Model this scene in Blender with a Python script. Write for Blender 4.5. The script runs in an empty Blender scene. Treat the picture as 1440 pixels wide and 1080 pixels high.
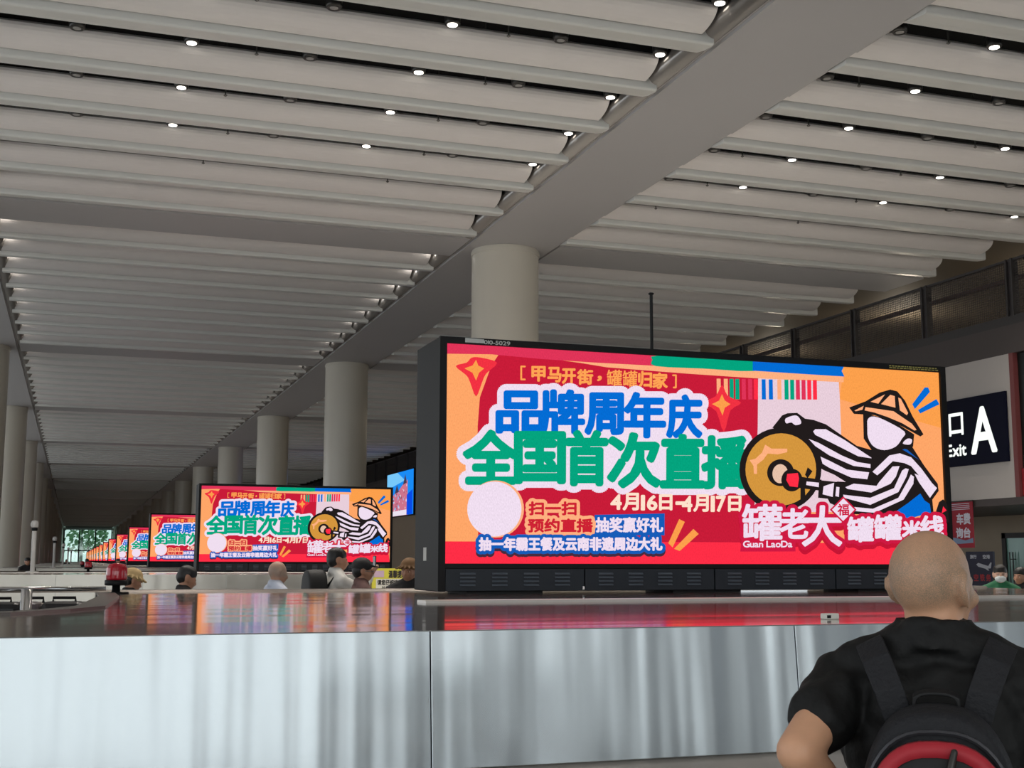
import bpy, bmesh, math, random
import numpy as np
from mathutils import Vector, Matrix
from mathutils.geometry import tessellate_polygon

random.seed(7)
SC = bpy.context.scene
COL = SC.collection
PI = math.pi

# ------------------------------------------------------------------ camera
EYE = 1.6
yaw, pitch, roll = math.radians(18.915), math.radians(7.969), math.radians(0.13)
fw = Vector((math.sin(yaw)*math.cos(pitch), math.cos(yaw)*math.cos(pitch), math.sin(pitch)))
rt = Vector((math.cos(yaw), -math.sin(yaw), 0)); up = rt.cross(fw)
c_, s_ = math.cos(roll), math.sin(roll)
R0, U0 = rt*c_ + up*s_, up*c_ - rt*s_
camd = bpy.data.cameras.new('camera'); cam = bpy.data.objects.new('camera', camd); COL.objects.link(cam)
m = Matrix((R0, U0, -fw)).transposed().to_4x4(); m.translation = (0, 0, EYE)
cam.matrix_world = m
camd.sensor_width = 36; camd.lens = 1784*36/1440; camd.clip_end = 1000
SC.camera = cam

# ------------------------------------------------------------------ view, world, daylight
SC.view_settings.view_transform = 'Standard'; SC.view_settings.look = 'None'
SC.view_settings.exposure = 0.25; SC.view_settings.gamma = 1.0
SC.view_settings.use_curve_mapping = False
SC.cycles.use_denoising = True
SC.cycles.max_bounces = 7; SC.cycles.diffuse_bounces = 4; SC.cycles.glossy_bounces = 4
SC.cycles.sample_clamp_indirect = 4.0
W = bpy.data.worlds.new('sky'); SC.world = W; W.use_nodes = True
W.node_tree.nodes['Background'].inputs[0].default_value = (0.86, 0.94, 1.0, 1)
W.node_tree.nodes['Background'].inputs[1].default_value = 1.0

def area(name, loc, rot, sx, sy, power, col):
    l = bpy.data.lights.new(name, 'AREA'); l.shape = 'RECTANGLE'; l.size = sx; l.size_y = sy
    l.energy = power; l.color = col
    o = bpy.data.objects.new(name, l); COL.objects.link(o); o.location = loc; o.rotation_euler = rot
    return o
# daylight entering through the glazed front of the hall, behind the photographer
area('daylight_rear_glazing', (-0.2, -14.2, 4.3), (PI/2, 0, 0), 26.2, 7.4, 1000, (0.97, 1.0, 0.98))
area('daylight_far_glazing', (3.1, 309.6, 4.5), (PI/2, 0, PI), 10, 8, 200, (0.85, 0.97, 0.95))
# daylight through the glazed left side of the hall, beyond the left columns
area('daylight_left_glazing', (-15.6, 45, 4.2), (PI/2, 0, -PI/2), 110, 6.5, 1300, (0.93, 0.97, 1.0))

# ------------------------------------------------------------------ materials
def lin(c): return tuple(((x/255)/12.92 if x/255 <= 0.04045 else ((x/255+0.055)/1.055)**2.4) for x in c)
_M = {}
def mat(name, rgb, rough=0.6, metal=0.0, noise=0.0, nscale=8.0, bump=0.0, bscale=40.0, stretch=None, spec=0.5, coat=0.0):
    if name in _M: return _M[name]
    M = bpy.data.materials.new(name); M.use_nodes = True; nt = M.node_tree; b = nt.nodes['Principled BSDF']
    c = lin(rgb); b.inputs['Base Color'].default_value = (*c, 1)
    b.inputs['Roughness'].default_value = rough; b.inputs['Metallic'].default_value = metal
    b.inputs['Specular IOR Level'].default_value = spec
    if coat: b.inputs['Coat Weight'].default_value = coat
    if noise or bump:
        tc = nt.nodes.new('ShaderNodeTexCoord'); mp = nt.nodes.new('ShaderNodeMapping')
        nt.links.new(tc.outputs['Object'], mp.inputs[0])
        if stretch: mp.inputs['Scale'].default_value = stretch
    if noise:
        n = nt.nodes.new('ShaderNodeTexNoise'); n.inputs['Scale'].default_value = nscale; n.inputs['Detail'].default_value = 5
        nt.links.new(mp.outputs[0], n.inputs['Vector'])
        mx = nt.nodes.new('ShaderNodeMix'); mx.data_type = 'RGBA'
        mx.inputs[6].default_value = (*[x*(1-noise) for x in c], 1); mx.inputs[7].default_value = (*[min(1, x*(1+noise)) for x in c], 1)
        nt.links.new(n.outputs['Fac'], mx.inputs[0]); nt.links.new(mx.outputs[2], b.inputs['Base Color'])
    if bump:
        n2 = nt.nodes.new('ShaderNodeTexNoise'); n2.inputs['Scale'].default_value = bscale; n2.inputs['Detail'].default_value = 3
        nt.links.new(mp.outputs[0], n2.inputs['Vector'])
        bp = nt.nodes.new('ShaderNodeBump'); bp.inputs['Strength'].default_value = bump; bp.inputs['Distance'].default_value = 0.02
        nt.links.new(n2.outputs['Fac'], bp.inputs['Height']); nt.links.new(bp.outputs[0], b.inputs['Normal'])
    _M[name] = M
    return M
def emis(name, rgb, k=1.0, weave=0.0):
    if name in _M: return _M[name]
    M = bpy.data.materials.new(name); M.use_nodes = True; nt = M.node_tree
    for n in list(nt.nodes):
        if n.type == 'BSDF_PRINCIPLED': nt.nodes.remove(n)
    e = nt.nodes.new('ShaderNodeEmission'); e.inputs[0].default_value = (*lin(rgb), 1); e.inputs[1].default_value = k
    nt.links.new(e.outputs[0], nt.nodes['Material Output'].inputs[0])
    if weave:                                    # the fine rows and columns of diodes
        tc = nt.nodes.new('ShaderNodeTexCoord'); mp = nt.nodes.new('ShaderNodeMapping'); mp.inputs['Scale'].default_value = (150, 1, 60)
        n = nt.nodes.new('ShaderNodeTexNoise'); n.inputs['Scale'].default_value = 1.0; n.inputs['Detail'].default_value = 1
        r = nt.nodes.new('ShaderNodeMapRange'); r.inputs[1].default_value = 0.3; r.inputs[2].default_value = 0.7
        r.inputs[3].default_value = k*(1-weave); r.inputs[4].default_value = k*(1+weave)
        nt.links.new(tc.outputs['Object'], mp.inputs[0]); nt.links.new(mp.outputs[0], n.inputs['Vector'])
        nt.links.new(n.outputs['Fac'], r.inputs[0]); nt.links.new(r.outputs[0], e.inputs[1])
    _M[name] = M
    return M

def steel(name, rgb, rough, fine, fscale, wave, wscale, metal=1.0):
    """brushed stainless steel, grain along X, gently dented"""
    M = bpy.data.materials.new(name); M.use_nodes = True; nt = M.node_tree; b = nt.nodes['Principled BSDF']
    b.inputs['Base Color'].default_value = (*lin(rgb), 1); b.inputs['Metallic'].default_value = 1; b.inputs['Roughness'].default_value = rough
    geo = nt.nodes.new('ShaderNodeNewGeometry')
    def layer(scale, strength, dist, prev):
        mp = nt.nodes.new('ShaderNodeMapping'); mp.inputs['Scale'].default_value = scale
        nt.links.new(geo.outputs['Position'], mp.inputs[0])
        n = nt.nodes.new('ShaderNodeTexNoise'); n.inputs['Scale'].default_value = 1; n.inputs['Detail'].default_value = 2
        nt.links.new(mp.outputs[0], n.inputs['Vector'])
        bp = nt.nodes.new('ShaderNodeBump'); bp.inputs['Strength'].default_value = strength; bp.inputs['Distance'].default_value = dist
        nt.links.new(n.outputs['Fac'], bp.inputs['Height'])
        if prev: nt.links.new(prev.outputs[0], bp.inputs['Normal'])
        return bp
    b.inputs['Metallic'].default_value = metal
    w = layer(wscale, 1.0, wave, None)
    f = layer(fscale, 1.0, fine, w)
    nt.links.new(f.outputs[0], b.inputs['Normal'])
    _M[name] = M
    return M

PANEL = mat('ceiling_fabric_white', (228, 222, 218), 0.75, noise=0.03, nscale=3)
NOSE = mat('ceiling_rail_paint', (214, 213, 208), 0.35, noise=0.02, nscale=3)
CAPM = mat('ceiling_cove_gloss', (150, 144, 138), 0.16, metal=0.35, coat=0.4)
BEAM = mat('beam_paint_grey', (180, 177, 176), 0.55, noise=0.03, nscale=0.6)
COLM = mat('column_paint', (205, 198, 184), 0.28, noise=0.03, nscale=1.5)
VOID = mat('ceiling_void_black', (10, 10, 11), 0.9)
FLOOR = mat('floor_granite', (172, 171, 168), 0.18, noise=0.10, nscale=6)
TAN = mat('wall_tan_stone', (172, 155, 132), 0.5, noise=0.06, nscale=2)
GREYW = mat('wall_grey_panel', (196, 196, 200), 0.5, noise=0.02)
WHITEW = mat('wall_white_panel', (186, 179, 174), 0.45, noise=0.02)
DARKF = mat('fascia_dark_brown', (74, 66, 64), 0.5, noise=0.05)
CHAR = mat('fence_charcoal', (58, 54, 54), 0.5)
BLACKM = mat('cabinet_black_steel', (15, 15, 17), 0.55, noise=0.05, spec=0.25)
LOUV = mat('louver_grey_steel', (40, 45, 52), 0.5, spec=0.3)
LOUV2 = mat('louver_lip_steel', (104, 112, 122), 0.35, metal=0.2)
CHROME = mat('chrome', (215, 215, 215), 0.1, metal=1)
DECK = steel('deck_brushed_steel', (190, 178, 172), 0.09, 0.0003, (0.6, 9, 1), 0.006, (0.25, 1.3, 1), 0.72)
FASC = steel('fascia_brushed_steel', (165, 171, 174), 0.22, 0.00006, (2.0, 1, 260), 0.036, (4.2, 1, 0.25))
APRON = steel('apron_brushed_steel', (236, 228, 220), 0.24, 0.0002, (2.0, 1, 120), 0.03, (3.5, 0.6, 1), 0.7)
FASC2 = steel('far_fascia_steel', (186, 182, 174), 0.28, 0.0004, (2.0, 1, 200), 0.02, (2.0, 1, 0.3))
_n = FASC.node_tree; _t = _n.nodes.new('ShaderNodeTangent'); _t.direction_type = 'RADIAL'; _t.axis = 'X'
_b = _n.nodes['Principled BSDF']; _b.inputs['Anisotropic'].default_value = 0.985; _b.inputs['Anisotropic Rotation'].default_value = 0.25; _n.links.new(_t.outputs[0], _b.inputs['Tangent'])
STRIP = mat('strip_brushed_steel', (214, 211, 206), 0.4, metal=0.6)
TRIMS = mat('trim_satin_steel', (120, 113, 108), 0.35, metal=0.7)
RUBBER = mat('belt_rubber', (32, 32, 33), 0.6)
GLASSG = None

# ------------------------------------------------------------------ mesh helpers
class MB:
    def __init__(s): s.bm = bmesh.new(); s.mi = 0
    def face(s, vs, mi=None):
        try: f = s.bm.faces.new(vs)
        except ValueError: return None
        f.material_index = s.mi if mi is None else mi
        return f
    def box(s, x0, x1, y0, y1, z0, z1):
        v = [s.bm.verts.new((x, y, z)) for x in (x0, x1) for y in (y0, y1) for z in (z0, z1)]
        for q in ((0,1,3,2),(4,6,7,5),(0,4,5,1),(2,3,7,6),(0,2,6,4),(1,5,7,3)): s.face([v[i] for i in q])
        return s
    def rings(s, rs, closed=True, cap=True):
        R = [[s.bm.verts.new(p) for p in r] for r in rs]; n = len(R[0])
        for a, b in zip(R, R[1:]):
            for i in range(n if closed else n-1):
                j = (i+1) % n; s.face([a[i], a[j], b[j], b[i]])
        if cap and closed: s.face(R[0][::-1]); s.face(R[-1])
        return s
    def lathe(s, prof, n=24, c=(0, 0, 0)):
        rs = [[(c[0]+max(r, 1e-4)*math.cos(2*PI*i/n), c[1]+max(r, 1e-4)*math.sin(2*PI*i/n), c[2]+z) for i in range(n)] for r, z in prof]
        return s.rings(rs)
    def tube(s, pts, r, n=8):
        rs = []; P = [Vector(p) for p in pts]
        for i, p in enumerate(P):
            d = (P[min(i+1, len(P)-1)]-P[max(i-1, 0)]).normalized()
            a = d.cross(Vector((0, 0, 1)));
            if a.length < 1e-3: a = d.cross(Vector((1, 0, 0)))
            a.normalize(); b = d.cross(a)
            rr = r[i] if isinstance(r, (list, tuple)) else r
            rs.append([p+(a*math.cos(2*PI*k/n)+b*math.sin(2*PI*k/n))*rr for k in range(n)])
        return s.rings(rs)
    def prism(s, poly, axis, a, b):
        def P(u, v, w): return {'x': (w, u, v), 'y': (u, w, v), 'z': (u, v, w)}[axis]
        tri = tessellate_polygon([[Vector((u, v, 0)) for u, v in poly]])
        A = [s.bm.verts.new(P(u, v, a)) for u, v in poly]; B = [s.bm.verts.new(P(u, v, b)) for u, v in poly]
        for t in tri: s.face([A[i] for i in t]); s.face([B[i] for i in t[::-1]])
        n = len(poly)
        for i in range(n): s.face([A[i], A[(i+1) % n], B[(i+1) % n], B[i]])
        return s
    def sphere(s, c, r, seg=16, ring=10):
        r = (r, r, r) if not isinstance(r, (tuple, list)) else r
        rs = []
        for k in range(ring+1):
            t = PI*k/ring; rr = max(math.sin(t), 1e-3)
            rs.append([(c[0]+r[0]*rr*math.cos(2*PI*i/seg), c[1]+r[1]*rr*math.sin(2*PI*i/seg), c[2]-r[2]*math.cos(t)) for i in range(seg)])
        return s.rings(rs)
    def capsule(s, a, b, ra, rb, n=14):
        a, b = Vector(a), Vector(b); d = b-a; L = max(d.length, 1e-5); d = d/L
        q = d.cross(Vector((0, 0, 1)))
        if q.length < 1e-3: q = d.cross(Vector((1, 0, 0)))
        q.normalize(); w = d.cross(q); rs = []
        def ring(p, r): rs.append([p+(q*math.cos(2*PI*i/n)+w*math.sin(2*PI*i/n))*max(r, 1e-4) for i in range(n)])
        for k in range(6): t = PI/2*(k/5); ring(a-d*ra*math.cos(t), ra*math.sin(t))
        for k in range(6): t = PI/2*(k/5); ring(b+d*rb*math.sin(t), rb*math.cos(t))
        return s.rings(rs)
    def mesh(s, name, mats, smooth=False):
        bmesh.ops.recalc_face_normals(s.bm, faces=s.bm.faces)
        me = bpy.data.meshes.new(name); s.bm.to_mesh(me); s.bm.free()
        for M in (mats if isinstance(mats, (list, tuple)) else [mats]): me.materials.append(M)
        if smooth:
            me.polygons.foreach_set('use_smooth', [True]*len(me.polygons))
        return me
    def build(s, name, mats, parent=None, smooth=False, bevel=0.0):
        o = bpy.data.objects.new(name, s.mesh(name, mats, smooth)); COL.objects.link(o)
        if parent: o.parent = parent
        if bevel:
            b = o.modifiers.new('bevel', 'BEVEL'); b.width = bevel; b.segments = 2; b.limit_method = 'ANGLE'
        return o

def tag(o, label, cat, group=None, kind=None):
    o['label'] = label; o['category'] = cat
    if group: o['group'] = group
    if kind: o['kind'] = kind
    return o
def empty(name, loc=(0, 0, 0), rz=0):
    o = bpy.data.objects.new(name, None); COL.objects.link(o); o.location = loc; o.rotation_euler = (0, 0, rz)
    o.empty_display_size = 0.2
    return o
def struct(o): o['kind'] = 'structure'; return o
def copy_tree(o, parent=None):
    c = o.copy(); COL.objects.link(c)
    if parent: c.parent = parent
    for ch in list(o.children): copy_tree(ch, c)
    return c
ORD = ['first', 'second', 'third', 'fourth', 'fifth', 'sixth', 'seventh', 'eighth', 'ninth', 'tenth', 'eleventh', 'twelfth', 'thirteenth', 'fourteenth', 'fifteenth', 'sixteenth', 'seventeenth', 'eighteenth']

# ================================================================== the hall
BAY, Y0 = 18.7, 28.1                     # column rows and their spacing down the hall
YEND = 309.0
BX0, BX1 = 8.42, 10.42                   # the long beam right of the aisle
LX0, LX1 = -4.25, -2.18                  # the long beam left of the aisle
ZB = 8.94
struct(MB().box(-16, 32, -14, YEND+1, -0.3, 0).build('floor', FLOOR))
struct(MB().box(-16.2, 33, -14.3, YEND+1, 10.3, 10.6).build('ceiling', VOID))
struct(MB().box(-16.3, -16, -14, YEND, 0, 0.9).build('wall_left', GREYW))
struct(MB().box(-16.3, -16, -14, YEND, 7.6, 10.3).build('wall_left_header', GREYW))
struct(MB().box(-16.3, -16, 101, YEND, 0.9, 7.6).build('wall_left_rear', GREYW))
wl = MB()
for i in range(40): wl.box(-16.15, -15.95, -12+i*3, -11.85+i*3, 0.9, 7.6)
struct(wl.build('window_1', CHAR))
# front of the hall behind the photographer: glazing on the left, solid wall with slot windows to the right
rw = MB()
rw.box(-16, 33, -14.3, -14, 8.0, 10.3).box(-16, -13.3, -14.3, -14, 0, 8.0).box(-13.3, 13.5, -14.3, -14, 0, 0.6).box(13.5, 33, -14.3, -14, 0, 8.0)
struct(rw.build('wall_rear', GREYW))
wm = MB()
for x, w in ((-10.5, 0.1), (-7.7, 0.1), (-4.9, 0.1), (-2.1, 0.1), (0.95, 0.45), (3.0, 0.08), (5.3, 0.35), (6.7, 0.1), (8.0, 0.75), (9.3, 0.12), (10.7, 0.6), (12.2, 0.12), (13.2, 0.3)): wm.box(x-w, x+w, -14.1, -13.9, 0.6, 8.0)
wm.box(-13.3, 13.5, -14.1, -13.92, 4.2, 4.3)
struct(wm.build('window_2', CHAR))

# solid ceiling lining over the entrance bay and the bay left of the left beam
struct(MB().box(-16, 20.7, -14, 8.6, 9.1, 9.3).build('ceiling_lining_entrance', PANEL))
struct(MB().box(-16, LX0, 8.6, YEND, 9.1, 9.3).build('ceiling_lining_left', PANEL))
# long beams
def long_beam(x0, x1, name):
    b = MB().box(x0, x1, -14, YEND, ZB, 10.25)
    b.box(x0-0.1, x0, -14, YEND, ZB+0.05, 9.6).box(x1, x1+0.1, -14, YEND, ZB+0.05, 9.6)
    struct(MB().box(x0-0.13, x0-0.1, -14, YEND, 9.28, 10.28).box(x1+0.1, x1+0.13, -14, YEND, 9.28, 10.28).build(name+'_shade_strip', VOID))  # black strips added over the beam sides, standing in for shade at the slot ends
    return struct(b.build(name, BEAM))
long_beam(BX0, BX1, 'beam'); long_beam(LX0, LX1, 'beam')
for k in range(-1, 16):
    y = Y0+BAY*k
    struct(MB().box(LX1+0.1, BX0-0.1, y-0.85, y+0.85, ZB+0.01, 10.2).build('cross_beam', BEAM))
    struct(MB().box(BX1+0.1, 20.72, y-0.85, y+0.85, ZB+0.01, 10.2).build('cross_beam', BEAM))
# half round glossy cove along both sides of the screen aisle
for x in (BX0-0.13, LX1+0.13):
    cv = MB()
    cv.rings([[(x+0.17*math.cos(2*PI*i/20), y, 9.13+0.17*math.sin(2*PI*i/20)) for i in range(20)] for y in (8.6, YEND)])
    struct(cv.build('ceiling_cove', CAPM, None, True))
# round columns
colme = MB().lathe([(0.80, 0), (0.80, 8.80), (0.82, 8.80), (0.82, 8.90), (0.80, 8.90), (0.80, 8.94)], 40).mesh('round_column', COLM, True)
for k in range(-2, 16):
    for x in (9.45, -3.2):
        o = bpy.data.objects.new('round_column', colme); COL.objects.link(o); o.location = (x, Y0+BAY*k-(1.2 if k == -1 else 0), 0); struct(o)
for me in (colme,):
    me.set_sharp_from_angle(angle=math.radians(40))

# ------------------------------------------------------------------ ceiling baffles
def baffle_parts(x0, x1):
    L = x1-x0
    arc = [(-0.5*math.cos(t), 9.20-0.22*math.sin(t)) for t in [PI/2*i/8 for i in range(9)]]
    back = [(y+0.03, z+0.04) for y, z in arc[::-1]]
    p = MB().prism(arc+back, 'x', 0, L-0.34).mesh('fabric_panel', PANEL)
    nose = [(0.055, 9.20), (0.05, 8.97)]+[(0.05+0.05*(1-math.cos(t)), 8.91-0.035*math.sin(t)) for t in [PI/2*i/5 for i in range(6)]]+[(0.35, 8.905), (0.58, 8.965), (0.68, 9.012), (0.66, 9.06), (0.3, 9.20)]
    n = MB().prism(nose, 'x', 0, L-0.12).mesh('metal_rail', NOSE)
    return p, n
PER = [26.55-1.88*(8-i) for i in range(9)]
def make_baffle(x0, x1, P, left_cap):
    r = empty('ceiling_baffle')
    for me, nm in ((P[0], 'fabric_panel'), (P[1], 'metal_rail')):
        o = bpy.data.objects.new(nm, me); COL.objects.link(o); o.parent = r
    return r
def joined(P, x0, x1, left_cap):
    bm = bmesh.new()
    for me, off in ((P[0], None), (P[1], None)):
        b2 = bmesh.new(); b2.from_mesh(me)
        if off: bmesh.ops.translate(b2, vec=off, verts=b2.verts)
        t = bpy.data.meshes.new('t'); b2.to_mesh(t); b2.free()
        n0 = len(bm.faces); bm.from_mesh(t); bm.faces.ensure_lookup_table()
        mi = {id(P[0]): 0, id(P[1]): 1}[id(me)]
        for f in bm.faces[n0:]: f.material_index = mi
        bpy.data.meshes.remove(t)
    me = bpy.data.meshes.new('ceiling_baffle'); bm.to_mesh(me); bm.free()
    for M in (PANEL, NOSE, CAPM): me.materials.append(M)
    return me
for strip, x0, x1, nb, where in (('main', LX1+0.14, BX0-0.03, 15, 'over the screen aisle'), ('right', BX1+0.03, 20.74, 14, 'right of the long beam')):
    P = baffle_parts(x0, x1); proto = None; far = None
    for b in range(nb):
        for i in range(9):
            if b < 3:
                o = make_baffle(x0, x1, P, True) if proto is None else copy_tree(proto)
                proto = proto or o
            else:
                far = far or joined(P, x0, x1, True)
                o = bpy.data.objects.new('ceiling_baffle', far); COL.objects.link(o)
            o.location = (x0, PER[i]+BAY*b, 0)
            place = 'before the first cross beam' if b == 0 else 'past the %s cross beam' % ORD[b-1]
            tag(o, 'long white curved ceiling baffle %s, %s %s' % (where, ORD[i], place), 'ceiling baffle', 'white ceiling baffles '+where)

# ------------------------------------------------------------------ downlights, sensors and sprinklers in the open slots
LAMP = emis('downlight_lens', (255, 248, 235), 6.0)
RING = mat('downlight_ring', (70, 68, 66), 0.3, metal=0.6)
def downlight(lit):
    r = empty('ceiling_downlight' if lit else 'ceiling_speaker')
    MB().lathe([(0.075, 0.0), (0.10, -0.01), (0.115, 0.03), (0.115, 0.16), (0.06, 0.2)], 20).build('housing', RING, r, True)
    MB().lathe([(0.072, -0.012), (0.072, -0.004)] if lit else [(0.06, -0.008), (0.06, -0.002)], 20).build('lens' if lit else 'grille', LAMP if lit else mat('speaker_grille', (150, 148, 145), 0.5), r)
    return r
dl, ds = downlight(True), downlight(False)
fl = fs = True
SPOT = bpy.data.lights.new('downlight_beam', 'SPOT'); SPOT.energy = 260; SPOT.spot_size = math.radians(110); SPOT.spot_blend = 0.8; SPOT.color = (1, 0.93, 0.84); SPOT.shadow_soft_size = 0.07
for strip, xl, xd, where in (('main', (1.3, 4.75, 8.0), (-0.3, 3.05, 6.4), 'over the screen aisle'), ('right', (12.55, 15.9, 19.3), (10.9, 14.2, 17.6), 'right of the long beam')):
    for gi, yb in enumerate(PER[1:7]):
        for lit, xs in ((True, xl), (False, xd)):
            for xi, x in enumerate(xs):
                if lit: o = dl if fl else copy_tree(dl); fl = False
                else: o = ds if fs else copy_tree(ds); fs = False
                o.location = (x, yb-0.64, 9.16)
                if lit:
                    L = bpy.data.objects.new('downlight_beam', SPOT); COL.objects.link(L); L.location = (x, yb-0.64, 9.12)
                    tag(o, 'lit downlight in the %s open slot %s, %s from the left' % (ORD[gi], where, ORD[xi]), 'ceiling light', 'lit downlights in the ceiling slots')
                else:
                    tag(o, 'dark fitting in the %s open slot %s, %s from the left' % (ORD[gi], where, ORD[xi]), 'ceiling fitting', 'unlit round fittings in the ceiling slots')
SPR = mat('sprinkler_metal', (120, 116, 112), 0.35, metal=0.7)
sp0 = None
for strip, xs, where in (('main', (2.0, 5.6), 'over the screen aisle'), ('right', (11.5, 15.0), 'right of the long beam')):
    for gi, yb in enumerate(PER[1:8]):
        for xi, x in enumerate(xs):
            if sp0 is None: sp0 = o = MB().lathe([(0.012, 1.2), (0.012, 0.03), (0.03, 0.025), (0.03, 0.015), (0.01, 0.0)], 10).build('fire_sprinkler', SPR)
            else: o = sp0.copy(); COL.objects.link(o)
            o.location = (x+0.25*(gi % 2), yb-0.62, 9.10)
            tag(o, 'thin sprinkler in the %s open slot %s, %s from the left' % (ORD[gi], where, ORD[xi]), 'sprinkler', 'sprinklers in the ceiling slots')
CVL = bpy.data.lights.new('slot_lamp', 'POINT'); CVL.energy = 1.1; CVL.color = (1, 0.94, 0.86); CVL.shadow_soft_size = 0.06
for b in range(0, 4):
    for i in range(9):
        for x in ((8.0, -1.78) if b else ()):
            L = bpy.data.objects.new('slot_lamp', CVL); COL.objects.link(L); L.location = (x, PER[i]+BAY*b-0.64, 9.10)
# the hall's further downlights, hidden from here behind the baffles
SP2 = bpy.data.lights.new('downlight_beam_far', 'SPOT'); SP2.energy = 450; SP2.spot_size = math.radians(120); SP2.spot_blend = 0.8; SP2.color = (1, 0.93, 0.84); SP2.shadow_soft_size = 0.1
for b in range(0, 14):
    for x in (3.0, 14.0):
        for dy in ((0.0,) if b else (-16,)):
            L = bpy.data.objects.new('downlight_beam_far', SP2); COL.objects.link(L); L.location = (x, Y0+BAY*b+9+dy, 8.8)

# ------------------------------------------------------------------ far end glazing and the trees outside
def glass(name, tint):
    M = bpy.data.materials.new(name); M.use_nodes = True; nt = M.node_tree
    for n in list(nt.nodes):
        if n.type == 'BSDF_PRINCIPLED': nt.nodes.remove(n)
    t = nt.nodes.new('ShaderNodeBsdfTransparent'); t.inputs[0].default_value = (*tint, 1)
    g = nt.nodes.new('ShaderNodeBsdfGlossy'); g.inputs['Roughness'].default_value = 0.03
    x = nt.nodes.new('ShaderNodeMixShader'); x.inputs[0].default_value = 0.08
    nt.links.new(t.outputs[0], x.inputs[1]); nt.links.new(g.outputs[0], x.inputs[2]); nt.links.new(x.outputs[0], nt.nodes['Material Output'].inputs[0])
    return M
GL = glass('glazing_green', (0.80, 0.92, 0.86))
struct(MB().box(-16, 32, YEND, YEND+0.3, 8.6, 10.3).box(-16, -2.2, YEND, YEND+0.3, 0, 8.6).box(8.5, 32, YEND, YEND+0.3, 0, 8.6).build('wall_far', GREYW))
e = MB()
for x in (-2.1, 1.2, 4.7, 8.3): e.box(x-0.14, x+0.14, YEND, YEND+0.25, 0, 8.6)
e.box(-2.2, 8.5, YEND, YEND+0.25, 3.75, 4.0)
wf = struct(e.build('window_3', CHAR))
struct(MB().box(-2.2, 8.5, YEND+0.1, YEND+0.13, 0, 8.6).build('window_3_glass', GL))
struct(MB().box(-80, 90, YEND+0.3, YEND+80, -0.4, -0.02).build('ground', mat('outside_paving', (176, 186, 176), 0.8)))
LEAF = mat('leaf_green', (120, 160, 120), 0.6, noise=0.35, nscale=0.7); BARK = mat('bark', (120, 108, 96), 0.8)
def tree(x, y, h, r, label):
    t = empty('broadleaf_tree', (x, y, 0)); rnd = random.Random(int(x*10)+int(y))
    MB().tube([(0, 0, -0.1), (0.1, 0, h*0.5), (0.0, 0.1, h*0.9)], [0.35, 0.25, 0.1]).build('trunk', BARK, t, True)
    b = MB()
    for i in range(900):
        a = rnd.uniform(0, 2*PI); rr = r*math.sqrt(rnd.random()); z = h*0.22+rnd.random()*h*0.8
        c = Vector((rr*math.cos(a), rr*math.sin(a), z)); s = rnd.uniform(0.4, 0.9)
        n = Vector((rnd.gauss(0, 1), rnd.gauss(0, 1), rnd.gauss(0, 1))).normalized(); u = n.orthogonal().normalized()*s; v = n.cross(u)
        b.face([b.bm.verts.new(c+q) for q in (u, v*0.6, -u, -v*0.6)])
    b.build('crown', LEAF, t)
    tag(t, label, 'tree', 'trees outside the far window')
tree(-7, YEND+22, 15, 5, 'green tree outside the far window, left of the pale trunk')
tree(3.5, YEND+34, 18, 5, 'tall green tree outside the far window, behind the middle panes')
tree(14, YEND+22, 15, 5, 'green tree outside the far window, beside the far red screens')
tag(MB().tube([(1.8, YEND+9, -0.1), (1.75, YEND+9, 5), (1.8, YEND+9, 10)], [0.42, 0.38, 0.36], 14).build('bare_trunk', mat('pale_bark', (176, 176, 172), 0.8), None, True), 'pale straight bare trunk close outside the far window', 'tree trunk')

# ================================================================== right side: mezzanine and exit wall
RX = 20.8
struct(MB().box(RX, 33, 12, YEND, 6.52, 7.2).build('wall_right_fascia', DARKF))
struct(MB().box(RX, RX+0.2, 12, YEND, 7.2, 7.42).build('trim_1', CHAR))
struct(MB().box(29, 29.3, 12, YEND, 7.2, 10.3).build('wall_right_upper', TAN))
struct(MB().box(RX+0.1, 30, 12, YEND, 9.55, 9.7).build('ceiling_mezzanine', mat('mezzanine_ceiling', (118, 108, 94), 0.7)))
struct(MB().box(RX, RX+0.35, 24.3, 40, 3.12, 6.52).build('wall_right', WHITEW))
struct(MB().box(RX, RX+0.35, 40, YEND, 0, 6.52).build('wall_right_far', TAN))
struct(MB().box(RX, 33, 12, 40, 2.95, 3.12).build('ceiling_soffit', DARKF))
struct(MB().box(25.5, 25.8, 30.45, 41, 0, 2.95).build('wall_right_recess', TAN))
struct(MB().box(25.5, 25.8, 12, 30.45, 2.45, 2.95).build('wall_right_lintel', TAN))
struct(MB().box(RX-0.02, RX+0.36, 24.16, 24.3, 3.12, 6.52).build('trim_2', mat('red_edge_trim', (120, 62, 62), 0.5)))
tag(MB().box(RX+0.1, RX+0.4, 17, 24.14, 3.8, 6.5).build('dark_display_board', mat('board_black', (14, 22, 20), 0.3)), 'black display board at the right end of the exit wall', 'display board')
tag(MB().box(RX+0.05, RX+0.4, 17, 24.14, 3.15, 3.78).build('red_sign_band', mat('sign_red', (140, 22, 34), 0.45)), 'dark red band under the black display board', 'sign band')
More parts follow.
